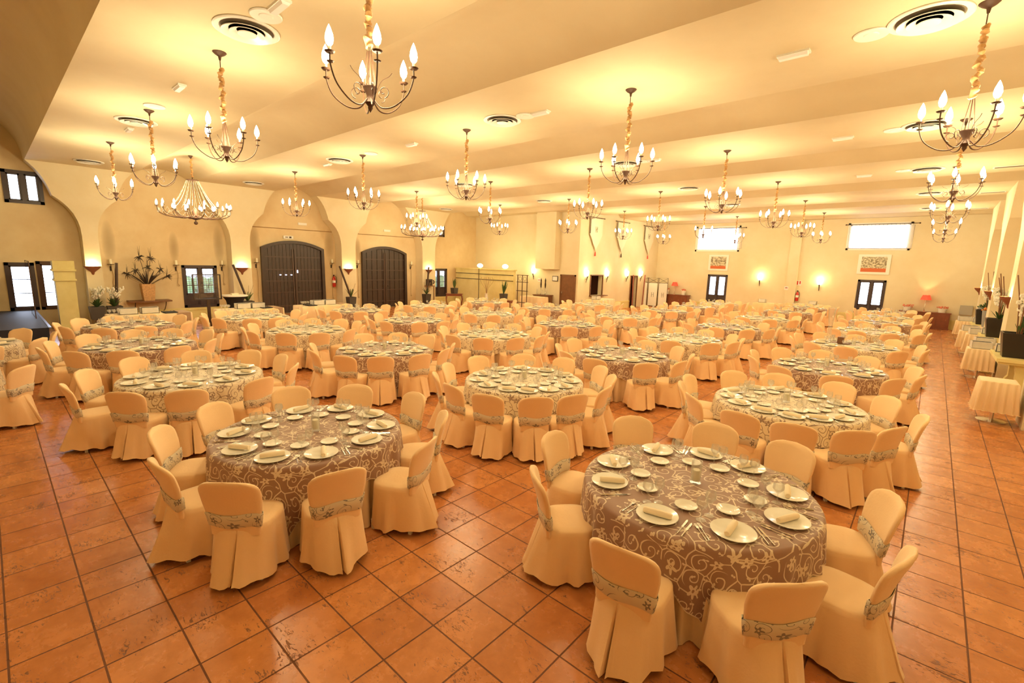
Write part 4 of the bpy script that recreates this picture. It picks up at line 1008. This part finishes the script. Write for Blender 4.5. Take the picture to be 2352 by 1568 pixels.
for k, (dy, hh) in enumerate(((-.16, 1.3), (.16, 1.25), (.05, .85), (.42, .75), (-.3, .7), (-.55, .55), (.6, .45))):
    b = MB(); b.tube(curve([(0, 0, .5), (.02, dy * .4, .5 + hh * .4), (.04, dy, .5 + hh * .8)], 4), .008, 5); st = b.build('dried_stem', DARKLEAF, r)
    b = MB()
    for q in range(16): a = rnd.uniform(0, 2 * PI); e = rnd.uniform(-.9, .9); c = Vector((.04, dy, .5 + hh * .8)); d = Vector((math.cos(a) * math.cos(e), math.sin(a) * math.cos(e), math.sin(e))); b.tube([c, c + d * .09, c + d * .17 + Vector((0, 0, -.05))], [.016, .012, .004], 4)
    for q in range(4): c = Vector((.04, dy, .5 + hh * .8)); b.tube([c, c + Vector((rnd.uniform(-.04, .04), rnd.uniform(-.05, .05), .42 * rnd.uniform(.5, 1)))], [.007, .002], 3)
    b.build('flower_head', DARKLEAF, st)
b = MB(); leaves(b, (0, 0, .5), 22, .75, 1.2, rnd, .025, .3); b.v = [(max(p[0], -.38), p[1], p[2]) for p in b.v]; b.build('long_leaves', DARKLEAF, r, ang=None)
b = MB()
for k in range(9): a = rnd.choice((-1, 1)); b.tube(curve([(0, 0, .5), (0, a * .4, .75), (0, a * rnd.uniform(.7, 1.1), rnd.uniform(.7, 1.1))], 4), .004, 3)
b.build('thin_twigs', ROPE, r)
# sign frame on a pole
r = empty('menu_stand', (-16.5, 3.15, 0), .05, 'empty dark picture frame stand on a tall black pole', 'sign stand')
b = MB(); b.box((0, 0, .01), (.4, .4, .02)); b.build('base_plate', IRON, r, False)
b = MB(); b.box((0, 0, .5), (.06, .09, .98)); b.build('pole', IRON, r, False)
b = MB()
for c, d in (((0, 0, 1.01), (.04, .85, .035)), ((0, 0, 1.84), (.04, .85, .035)), ((0, -.41, 1.42), (.04, .035, .85)), ((0, .41, 1.42), (.04, .035, .85))): b.box(c, d)
b.build('frame', DARKWOOD, r, False)
b = MB(); b.box((0, 0, 1.42), (.008, .8, .8)); b.build('glass_sheet', PANE, r, False)
# cocktail table
r = empty('cocktail_table', (-16.9, 4.1, 0), 0, 'high cocktail table with black stretch cloth and white top', 'table')
MB().lathe([(.38, .02), (.3, .25), (.22, .6), (.28, .9), (.38, 1.05), (.0, 1.05)], 24).build('stretch_cloth', BLACK, r)
MB().lathe([(0, 1.05), (.4, 1.05), (.43, 1.06), (.42, 1.1), (0, 1.11)], 30).build('tabletop', WHITE, r)
b = MB(); b.box((0, 0, 0), (.2, .22, .05)); tag(b.build('folded_napkins', NAPKIN, smooth=False, loc=(-16.9, 4.1, 1.13)), 'pile of folded cream napkins on the cocktail table', 'napkin')
# fire extinguishers
def extinguisher(loc, out, lab):
    r = empty('fire_extinguisher', loc, 0, lab, 'fire extinguisher', 'red fire extinguishers'); o = Vector(out) * .1
    MB().lathe([(0, -.28), (.07, -.27), (.08, -.24), (.08, .1), (.06, .16), (.025, .2), (.025, .24), (0, .24)], 16, tuple(o)).build('cylinder', RED, r)
    b = MB(); b.box(tuple(o + Vector((0, 0, .27))), (.05, .05, .06)); b.tube(curve([o + Vector((0, 0, .26)), o + Vector((.07, .07, .2)), o + Vector((.09, .09, 0)), o + Vector((.07, .07, -.1))], 4), .01, 5); b.build('valve_hose', BLACK, r)
    MB().lathe([(.081, -.08), (.0815, -.08), (.0815, .04), (.081, .04)], 16, tuple(o)).build('label_band', WHITE, r)
extinguisher((XLB, 9.27, 1.42), (1, 0, 0), 'red fire extinguisher on the wall right of the great door'); extinguisher((-3.6, YF, 1.15), (0, -1, 0), 'red fire extinguisher on the far wall')
# candle sconces with hanging cords
for y, z, l in ((1.1, 2.1, 'left of the tall basket'), (3.0, 2.1, 'above left of the lower window'), (4.55, 2.12, 'right of the lower window'), (5.85, 2.25, 'left of the great door'), (9.2, 2.28, 'right of the great door'), (10.55, 2.28, 'left of the slatted door'), (13.75, 2.26, 'right of the slatted door')):
    r = empty('candle_sconce', (XLB, y, z), 0, 'iron candle sconce with hanging cord ' + l, 'sconce', 'iron candle sconces')
    b = MB(); b.tube(curve([(.01, 0, -.22), (.06, 0, -.2), (.1, 0, -.12), (.12, 0, -.02)], 4), .01, 5); b.box((.008, 0, -.16), (.016, .05, .16)); b.ring((.06, 0, -.12), .035, .006, 12, 5, Matrix.Rotation(PI / 2, 3, 'X')); b.lathe([(0, -.02), (.1, -.015), (.105, 0), (0, 0)], 14, (.12, 0, 0)); b.build('bracket', IRON, r)
    MB().lathe([(0, 0), (.042, 0), (.042, .17), (.01, .165), (0, .165)], 14, (.12, 0, 0)).build('candle', WAX, r)
    b = MB(); L = .55 if y < 5 else 1.45; b.tube(curve([(.05, .02, -.2), (.03, .05, -.2 - L * .4), (.03, .02, -.2 - L * .8), (.03, .03, -.2 - L)], 4), .009, 5); b.ring((.03, .04, -.2 - L - .03), .03, .008, 10, 5, Matrix.Rotation(PI / 2, 3, 'Y')); b.build('cord', ROPE, r)
# signs and small wall things
def slab(name, loc, dims, m, lab, cat, kids_=()):
    b = MB(); b.box((0, 0, 0), dims); o = tag(b.build(name, m, smooth=False, loc=loc), lab, cat)
    for nm, c, d, mm in kids_: b = MB(); b.box(c, d); b.build(nm, mm, o, False)
    return o
GREEN = mat('sign_green', (.03, .25, .08), .5)
slab('exit_sign', (XLB + .03, 7.25, 3.36), (.04, .42, .13), WHITEPL, 'small white exit sign above the great arched door', 'sign', [('pictogram', (.021, .08, 0), (.004, .1, .07), IRON), ('arrow', (.021, -.08, 0), (.004, .12, .03), IRON)])
slab('wall_light_strip', (XLB + .03, 7.9, 3.98), (.05, .38, .1), WHITEPL, 'white emergency light high above the great door', 'light')
slab('wall_light_strip', (XLB + .03, 12.3, 3.98), (.05, .38, .1), WHITEPL, 'white emergency light high above the slatted door', 'light')
slab('fire_sign', (-3.62, YF - .02, 1.86), (.26, .01, .26), WHITEPL, 'red and white extinguisher sign on the far wall', 'sign', [('red_panel', (-.06, -.008, 0), (.08, .004, .2), RED), ('red_panel', (.07, -.008, .02), (.06, .004, .16), RED)])
slab('no_smoking_sign', (-4.15, YF - .2, 1.55), (.2, .01, .2), WHITEPL, 'small white sign with red mark on the far pilaster', 'sign', [('red_mark', (0, -.008, 0), (.12, .004, .03), RED), ('black_mark', (0, -.008, .04), (.1, .004, .02), BLACK)])
slab('no_smoking_sign', (-14.45, 18.68, 1.62), (.2, .01, .2), WHITEPL, 'small white sign with red mark right of the torch lamp', 'sign', [('red_mark', (0, -.008, 0), (.12, .004, .03), RED)])
slab('fuse_box', (3.15, YF - .08, .95), (.42, .14, .42), mat('grey_box', (.45, .42, .36), .5), 'grey fuse box low on the far wall near the right corner', 'box')
slab('framed_notice', (-13.35, 18.67, 1.74), (.36, .03, .28), DARKWOOD, 'small black framed notice beside the brown door', 'picture', [('paper', (0, -.018, 0), (.30, .004, .22), WHITEPL)])
# paintings
def painting(name, loc, w, h, lab, seed):
    r = empty(name, loc, 0, lab, 'painting'); b = MB(); b.box((0, 0, 0), (w, .04, h)); b.build('white_frame', WHITE, r, False)
    m = bpy.data.materials.new('art'); m.use_nodes = True; g = G(m); N, L = g.N, g.L; tc = N.new('ShaderNodeTexCoord'); _, _, z = g.sep(tc.outputs['Generated'])
    nz = N.new('ShaderNodeTexNoise'); nz.inputs['Scale'].default_value = 5 + seed * 2; nz.inputs['Detail'].default_value = 5; mp = N.new('ShaderNodeMapping'); mp.inputs['Location'].default_value = (seed, 0, seed); L.new(tc.outputs['Generated'], mp.inputs[0]); L.new(mp.outputs[0], nz.inputs['Vector'])
    cr = N.new('ShaderNodeValToRGB'); cr.color_ramp.elements[0].position = .4; cr.color_ramp.elements[1].position = .6; cr.color_ramp.elements[0].color = (.22, .17, .1, 1); cr.color_ramp.elements[1].color = (.75, .68, .5, 1); L.new(nz.outputs[0], cr.inputs[0])
    mk = g.m('LESS_THAN', g.m('ADD', z, g.m('MULTIPLY', nz.outputs[0], .12)), .3); mx = N.new('ShaderNodeMix'); mx.data_type = 'RGBA'; L.new(mk, mx.inputs[0]); L.new(cr.outputs[0], mx.inputs[6]); mx.inputs[7].default_value = (.6, .13, .03, 1); L.new(mx.outputs[2], N['Principled BSDF'].inputs[0])
    b = MB(); b.box((0, -.024, 0), (w * .78, .01, h * .76)); b.build('canvas', m, r, False)
painting('painting', (-7.97, YF - .03, 2.86), 1.15, .95, 'abstract painting over the left far window, orange band below', 1); painting('painting', (-.46, YF - .03, 2.93), 1.3, .98, 'abstract painting over the right far window, orange band below', 3)
# pennant banners on the kitchen wall
for y, l in ((20.1, 'left'), (22.9, 'middle'), (26.3, 'right')):
    r = empty('pennant_banner', (-11.82, y, 4.95), 0, 'cream shield-shaped pennant on a rod, %s of the three' % l, 'banner', 'shield pennants on the kitchen wall')
    b = MB(); n = 12; P = [(-.62, 0)] + [(-.62, -.85), (-.45, -1.05), (-.3, -1.3), (-.12, -1.5), (0, -1.72), (.12, -1.5), (.3, -1.3), (.45, -1.05), (.62, -.85), (.62, 0)]
    b.prism(P, 'x', -.004, .004); b.build('cloth', mat('banner_cream', (.88, .80, .62), .8), r, False)
    b = MB(); b.tube([(0, -.75, .04), (0, .75, .04)], .015, 6); b.sphere((0, -.78, .04), .03); b.sphere((0, .78, .04), .03); b.build('rod', IRON, r)
    b = MB(); b.box((.008, -.59, -.4), (.01, .055, .8)); b.build('dark_border', IRON, r, False)
    b = MB(); b.tube([(.01, yy, zz) for yy, zz in P[1:6]], .012, 4); b.build('corded_edge', ROPE, r)
    b = MB(); b.lathe([(0, -1.72), (.02, -1.74), (.03, -1.8), (.045, -1.95), (0, -1.96)], 8); b.build('tassel', RED if l != 'middle' else IRON, r)
    b = MB()
    for s in (-1, 1): b.tube([(.012, s * .09, -.42), (.012, s * .05, -.72)], .009, 4)
    b.tube([(.012, -.05, -.62), (.012, .07, -.5)], .009, 4); b.build('monogram', IRON, r)
# cabinets, sideboards, lamps, flower pots
def sideboard(loc, w, d, h, lab, m=REDWOOD, axis='y', open_=False):
    r = empty('sideboard', loc, 0, lab, 'sideboard'); sx, sy = (w, d) if axis == 'y' else (d, w)
    b = MB(); b.box((0, 0, h - .02), (sx + .06, sy + .06, .04)); b.build('top', m, r, False)
    b = MB(); b.box((0, 0, (h - .04) / 2 + .03), (sx, sy, h - .1)); b.box((0, 0, .03), (sx + .04, sy + .04, .06)); b.build('carcass', m, r, False)
    n = max(2, round(w / .45))
    for k in range(n):
        b = MB(); c = -w / 2 + w * (k + .5) / n
        if axis == 'y': b.box((c, -d / 2 - .008, h / 2), (w / n - .05, .016, h - .22))
        dr = b.build('door', m if not open_ else DARKWOOD, r, False); b = MB(); b.sphere((c + .1, -d / 2 - .028, h * .6), .014, 8, 5); b.build('knob', STEEL, dr)
    return r
sideboard((-10.35, YF - .3, 0), 1.7, .45, .8, 'dark mahogany sideboard left of the left far window'); sideboard((1.75, YF - .3, 0), 1.8, .45, .78, 'mahogany sideboard with the lit red lamp by the right corner'); sideboard((-13.9, 18.35, 0), .95, .5, .85, 'orange-brown low cabinet under the boxed wall duct', MIDWOOD, open_=True)
def table_lamp(loc, lab, lit):
    r = empty('table_lamp', loc, 0, lab, 'lamp', 'red shaded table lamps'); MB().lathe([(0, 0), (.08, 0), (.07, .02), (.02, .05), (.03, .15), (.012, .3), (.012, .62), (0, .62)], 14).build('base', STEEL, r)
    MB().lathe([(.21, .55), (.13, .78), (.125, .78), (.205, .55)], 20).build('shade', REDSHADE, r); MB().sphere((0, 0, .64), .035, 8, 6).build('bulb', FLAME, r)
    lampl('lamp_light', (0, 0, .62), LAMP_W * (4.5 if lit else .25), .04, WARM2, r)
table_lamp((-10.45, YF - .3, .8), 'red shaded lamp, barely lit, on the left dark sideboard', False); table_lamp((1.72, YF - .3, .78), 'brightly lit red shaded lamp on the right sideboard', True)
PINK = mat('pink_petal', (.72, .22, .14), .6)
def pot_of(loc, lab, m, fl, rad=.14, h=.2, seed=1, grp='flower pots on the sideboards'):
    r = empty('flower_pot', loc, 0, lab, 'flower pot', grp); rnd = random.Random(seed); MB().lathe([(0, 0), (rad * .75, 0), (rad, h), (rad * .9, h), (rad * .85, h - .03), (0, h - .03)], 18).build('pot', m, r)
    b = MB()
    for k in range(26): a = rnd.uniform(0, 6.28); q = rad * 1.2 * rnd.random() ** .5; b.sphere((q * math.cos(a), q * math.sin(a), h + rnd.uniform(0, .09)), .028, 6, 4)
    b.build('flowers', fl, r); return r
for x, s, l in ((-10.95, YF - .3, 'left of the lamp on the dark sideboard'), (-9.85, YF - .3, 'right of the lamp on the dark sideboard')): pot_of((x, s, .8), 'white pot of pink flowers ' + l, WHITE, PINK, seed=int(-x * 10), h=.28)
for x, l in ((1.1, 'left'), (2.35, 'right')): pot_of((x, YF - .3, .78), 'white round box of pink flowers %s of the lit lamp' % l, WHITE, PINK, .17, .19, int(x * 10))
# carved figures and glass vases on the low cabinet
for x, l in ((-14.05, 'left'), (-13.75, 'right')):
    b = MB(); b.lathe([(0, 0), (.05, 0), (.03, .03), (.008, .06), (.008, .35), (.03, .4), (.045, .55), (.03, .68), (.04, .78), (.0, .92)], 10); tag(b.build('carved_figure', IRON, loc=(x, 18.35, .85)), 'dark carved figure on a rod above the low cabinet, %s one' % l, 'sculpture')
for k, x in enumerate((-14.2, -13.9, -13.6)):
    tag(MB().lathe([(0, 0), (.05, 0), (.05, .3), (.047, .3), (.047, .01), (0, .01)], 14).build('glass_vase', GLASS, loc=(x, 18.22, .85)), 'clear cylinder vase on the low cabinet, %s of three' % ('left', 'middle', 'right')[k], 'vase')
# yellow partition with rails, potted snake plants and slim tables before it
r = empty('partition_counter', (-17.1, 17.0, 0), 0, 'long pale yellow partition counter with two dark rails', 'partition')
b = MB(); b.box((0, 0, 1.05), (4.6, .18, 2.1)); b.box((0, 0, 2.12), (4.7, .26, .06)); b.build('panel', YELLOW, r, False)
for z in (1.55, 1.85): b = MB(); b.tube([(-2.3, -.11, z), (2.3, -.11, z)], .016, 6); b.build('rail', IRON, r)
b = MB(); b.tube([(-.3, -.14, 0), (-.3, -.14, 2.15)], .015, 6); b.build('post', IRON, r)
for x, l in ((-17.45, 'left'), (-15.5, 'right')):
    q = empty('uplight', (x, 17.0, 2.15), 0, 'glowing uplight on top of the yellow partition, %s one' % l, 'lamp', 'uplights on the yellow partition'); MB().lathe([(0, 0), (.05, 0), (.12, .1), (.11, .1), (0, .03)], 14).build('dish', WHITE, q); MB().sphere((0, 0, .16), .17, 12, 7, (1, 1, .7)).build('glow_bulb', FLAME, q)
    lampl('uplight_light', (0, .1, .45), LAMP_W * 2, .06, WARM2, q)
def snake_plant(loc, lab, h=.62, seed=1, pot=POTGREY):
    p = square_pot(loc, .3, .3, pot, lab, .85, 'potted_plant', 'spiky potted plants'); p['category'] = 'plant'; b = MB(); leaves(b, (0, 0, .26), 24, h, .45, random.Random(seed), .026, .1); b.build('leaves', DARKLEAF if seed == 9 else LEAF, p, ang=None)
def slim_table(loc, w, d, h, lab, rz=0):
    r = empty('slim_table', loc, rz, lab, 'table', 'slim mahogany tables'); b = MB(); b.box((0, 0, h - .015), (w, d, .03)); b.box((0, 0, h - .08), (w - .08, d - .08, .1)); b.build('tabletop', REDWOOD, r, False)
    for a in (-1, 1):
        for e in (-1, 1): b = MB(); b.tube(curve([(a * (w / 2 - .05), e * (d / 2 - .05), h - .1), (a * (w / 2 - .02), e * (d / 2 - .03), h * .6), (a * (w / 2 - .07), e * (d / 2 - .06), h * .25), (a * (w / 2 - .04), e * (d / 2 - .04), 0)], 3), [.03] * 3 + [.024] * 3 + [.018] * 3 + [.02], 6); b.build('leg', REDWOOD, r)
slim_table((-17.3, 14.95, 0), .9, .45, .8, 'slim mahogany table with curved legs by the far window', .9); snake_plant((-17.3, 14.95, .8), 'spiky plant in dark square pot on the left slim table', .6, 4)
slim_table((-13.65, 15.2, 0), .75, .4, .7, 'slim mahogany table before the yellow partition'); snake_plant((-13.9, 15.2, .7), 'spiky plant in dark square pot on the right slim table', .7, 5)
r = empty('branch_vase', (-16.0, 16.1, 0), 0, 'pale stand of thin curling branches before the partition', 'vase'); MB().lathe([(0, 0), (.14, 0), (.11, .3), (.07, .8), (.1, .85), (.0, .85)], 14).build('vase', WHITE, r)
rnd = random.Random(4); b = MB()
for k in range(14): a = rnd.uniform(0, 6.28); s = rnd.uniform(.1, .45); b.tube(curve([(0, 0, .8), (s * .3 * math.cos(a), s * .3 * math.sin(a), 1.15), (s * math.cos(a), s * math.sin(a), 1.5), (s * .8 * math.cos(a), s * .8 * math.sin(a), 1.72)], 4), .008, 4)
b.build('branches', ROPE, r)
# iron lattice shelf right of the partition
r = empty('lattice_shelf', (-13.9, 16.6, 0), 0, 'rusty iron lattice shelf right of the yellow partition', 'shelf'); 
for x in (-.32, .0, .32): b = MB(); b.box((x, 0, .96), (.03, .03, 1.92)); b.build('upright', RUST, r, False)
for z in (.5, 1.1, 1.55, 1.9): b = MB(); b.box((0, 0, z), (.67, .16, .025)); b.build('shelf', RUST, r, False)
b = MB(); b.ring((-.16, 0, 1.72), .1, .008, 14, 5, Matrix.Rotation(PI / 2, 3, 'X')); b.ring((.16, 0, 1.72), .1, .008, 14, 5, Matrix.Rotation(PI / 2, 3, 'X')); b.build('scroll_work', RUST, r)
# telephone on a small shelf by the last pier
r = empty('old_telephone', (XL + .12, 14.5, 1.15), 0, 'old dark wall telephone on a little shelf by the last pier', 'telephone'); b = MB(); b.box((.0, 0, .18), (.2, .3, .34)); b.sphere((.12, 0, .24), .06, 10, 6); b.build('body', DARKWOOD, r, False); b = MB(); b.tube([(.1, .2, .3), (.1, .26, .2), (.1, .2, .1)], .03, 8); b.build('handset', BLACK, r); b = MB(); b.box((.02, 0, -.02), (.34, .5, .04)); b.box((.15, .2, -.6), (.04, .04, 1.1)); b.build('shelf', MIDWOOD, r, False)
# folding screen with monograms
r = empty('folding_screen', (-11.45, 26.6, 0), .5, 'white folding screen in an iron frame beside the kitchen wall', 'screen')
for k in range(3):
    x = -.62 + .62 * k; a = .35 * (-1) ** k; f = MB()
    def rp(px, pz): return (x + px * math.cos(a), px * math.sin(a), pz)
    f.tube([rp(-.3, 0), rp(-.3, 1.82), rp(.3, 1.82), rp(.3, 0)], .014, 5); f.tube([rp(-.3, 1.5), rp(.3, 1.5)], .01, 4); f.tube([rp(-.3, 1.5), rp(.3, 1.8)], .008, 4); f.tube([rp(-.3, 1.8), rp(.3, 1.5)], .008, 4); fr = f.build('panel_frame', IRON, r)
    c = MB(); c.add([rp(-.28, .05), rp(.28, .05), rp(.28, 1.49), rp(-.28, 1.49)], [(0, 1, 2, 3)]); c.add([(p[0], p[1] + .006, p[2]) for p in (rp(-.28, .05), rp(.28, .05), rp(.28, 1.49), rp(-.28, 1.49))], [(3, 2, 1, 0)]); c.build('cloth', WHITE, fr, False)
    if k: c = MB(); c.tube([(rp(-.06, .6)[0], rp(-.06, .6)[1] - .02, .6), (rp(-.06, .9)[0], rp(-.06, .9)[1] - .02, .9)], .008, 4); c.tube([(rp(.06, .6)[0], rp(.06, .6)[1] - .02, .6), (rp(.06, .9)[0], rp(.06, .9)[1] - .02, .9)], .008, 4); c.tube([(rp(-.06, .74)[0], rp(-.06, .74)[1] - .02, .74), (rp(.06, .78)[0], rp(.06, .78)[1] - .02, .78)], .006, 4); c.build('monogram', IRON, fr)
for y, y2, l in ((24.25, 24.5, 'against the narrow doorway'), (25.55, 26.05, 'right of the narrow doorway')):
    b = MB(); b.tube([(-11.6, y, 0), (-11.78, y2, 1.98)], .04, 8); tag(b.build('timber_pole', mat('red_beam', (.22, .05, .03), .6)), 'dark red timber beam leaning ' + l, 'beam')
b = MB(); b.sphere((0, 0, .06), .05, 8, 5); b.box((0, 0, .2), (.1, .12, .28)); tag(b.build('lit_till', mat('till_dark', (.05, .04, .04), .4), smooth=False, loc=(-12.3, 20.5, .9)), 'small dark machine inside the serving hatch', 'machine')
# white service tables near the far walls
cloth_table((-10.9, 19.4, 0), .7, 1.6, 'cream-clothed service table below the serving hatch', seed=5); service_box((-10.9, 18.95, .785), PI / 2, 'white box on the service table below the serving hatch')
cloth_table((-4.55, 25.9, 0), 1.3, .7, 'white-clothed service table below the left torch lamp of far wall', seed=6, mt=CREAM); service_box((-4.85, 26.0, .785), 0, 'white box on the service table below the left torch lamp', .34)
cloth_table((-2.9, 27.1, 0), 1.3, .6, 'white-clothed service table near the far wall extinguisher', seed=8, mt=CREAM); service_box((-2.7, 27.1, .785), 0, 'white box on the service table near the far extinguisher', .34)
cloth_table((-13.9, 17.6, 0), 1.4, .6, 'cream-clothed service table right of the lattice shelf', seed=9)

# ================================================================ right wall
def yellow_console(loc, L, lab):
    r = empty('stone_console', loc, 0, lab, 'console', 'yellow stone consoles'); b = MB(); b.box((0, 0, .79), (.62, L, .07)); b.box((0, 0, .735), (.56, L - .08, .05)); b.build('slab', YELLOW, r, False)
    for s in (-1, 1):
        b = MB(); yy = s * (L / 2 - .25); Pr = [(-.25, .71), (.02, .71), (-.02, .5), (-.02, .3), (.08, .12), (.2, 0), (-.2, 0), (-.16, .1), (-.2, .3), (-.23, .5)]; b.prism([(-a, c) for a, c in Pr], 'y', yy - .09, yy + .09); b.build('scroll_leg', YELLOW, r, False)
        b = MB(); b.box((0, yy, .03), (.5, .26, .06)); b.build('foot', YELLOW, r, False)
    return r
def big_pot(loc, lab, seed, w=.54, h=.52, grp='black planters on the stone consoles'):
    p = square_pot(loc, w, h, POTBLACK, lab, .78, 'planter', grp); rnd = random.Random(seed); b = MB()
    for k in range(6): a = rnd.uniform(0, 6.28); b.tube([(.04 * math.cos(a), .04 * math.sin(a), h - .05), (.12 * math.cos(a + .4), .12 * math.sin(a + .4), h + .7), (.2 * math.cos(a), .2 * math.sin(a), h + 1.1 + rnd.uniform(0, .25))], .012, 5)
    b.build('tall_canes', MIDWOOD, p); orchid(p, (0, 0, h - .05), 8, 1.0, rnd); b = MB(); leaves(b, (0, 0, h - .06), 14, .4, 1.0, rnd, .03); b.build('leaves', LEAF, p, ang=None)
for y, l, s in ((12.95, 'nearest', 1), (17.3, 'middle', 2), (21.8, 'farthest', 5)):
    yellow_console((3.4, y, 0), 1.6, 'yellow stone console with curved legs by the right wall, %s one' % l)
    big_pot((3.4, y - .25, .825), 'tall-caned black planter of white orchids on the %s stone console' % l, s)
    service_box((3.3, y + .55, .825), 0, 'white box on the far end of the %s stone console' % l, .3)
def side_table(x, y, lab, s):
    r = cloth_table((x, y, 0), .46, .5, lab, 'side_table', .74, 0, SKIRT, .22, s, 'cloth-draped side tables by the right wall')
    b = MB(); b.lathe([(0, 0), (.2, 0), (.2, .015), (.03, .03), (.03, .72), (0, .72)], 18); b.build('pedestal', STEEL, r)
ST = [(2.96, 9.75), (2.98, 14.5), (3.1, 15.6), (3.1, 18.4), (2.98, 19.4), (3.0, 23.9)]
for k, (x, y) in enumerate(ST):
    w = ['nearest', 'second', 'third', 'fourth', 'fifth', 'farthest'][k]; side_table(x, y, 'small cream-draped side table by the right wall, %s from the camera' % w, k)
    if k: service_box((x, y, .745), .1, 'white box on the %s draped side table by the right wall' % w, .38)
for (y, l, f) in ((20.75, 'nearer', mat('orange_petal', (.7, .25, .05), .6)), (22.9, 'farther', LEAF)): 
    b = MB(); cloth_table((3.45, y, 0), .5, .5, 'draped plinth table under the %s zinc pot' % l, 'plinth_table', .8, seed=3, grp='plinth tables under zinc pots')
    pot_of((3.45, y, .805), 'tall zinc grey pot of flowers by the right wall, %s one' % l, GREYPOT, f, .2, .55, 7, 'zinc pots by the right wall')
# wrought iron candelabra on the right wall niches
for y, l in ((17.0, 'nearest'), (21.8, 'middle'), (26.0, 'farthest'), (12.3, 'front')):
    r = empty('iron_candelabra', (XRB - .14, y, 0), 0, 'wrought iron wall candelabra with big candles, %s niche of the right wall' % l, 'candelabra', 'wrought iron wall candelabra')
    b = MB()
    for s in (-1, 1): b.tube(curve([(0, 0, 1.35), (0, s * .25, 1.7), (0, s * .55, 2.05), (0, s * .62, 2.28)], 5), .012, 5); b.tube(spiral((0, s * .22, 2.1), .17, 1.6, 0, ((0, 1, 0), (0, 0, 1)), 22), .01, 5)
    b.tube([(0, 0, .95), (0, 0, 2.3)], .012, 5); b.tube([(0, -.75, 2.3), (0, .75, 2.3)], .01, 5); b.tube([(0, 0, 1.9), (.13, 0, 1.9)], .012, 4)
    for s in (-.62, 0, .62): b.lathe([(0, 2.3), (.11, 2.3), (.12, 2.32), (0, 2.32)], 14, (0, s, 0))
    b.build('iron_scrolls', IRON, r)
    for s in (-.62, 0, .62): MB().lathe([(0, 2.32), (.07, 2.32), (.07, 2.55), (0, 2.54)], 14, (0, s, 0)).build('candle', WAX, r)
# tall glass vase centrepiece and decorations on a few tables
tv = (MB().lathe([(0, 0), (.09, 0), (.05, .02), (.045, .5), (.09, .9), (.087, .9), (.04, .5), (.0, .03)], 18).build('tall_glass_vase', GLASS, loc=(.15, 11.85, ZT))); tag(tv, 'tall clear glass vase standing on the fourth table of the aisle row', 'vase')
b = MB(); b.lathe([(0, 0), (.2, 0), (.22, .02), (0, .015)], 20); r = b.build('cake_stand', MIDWOOD, loc=(.35, 12.3, ZT)); tag(r, 'brown dish with a carved cube on the fourth table of aisle row', 'dish'); b = MB(); b.box((0, 0, .09), (.13, .13, .14)); b.build('cube', MIDWOOD, r, False)
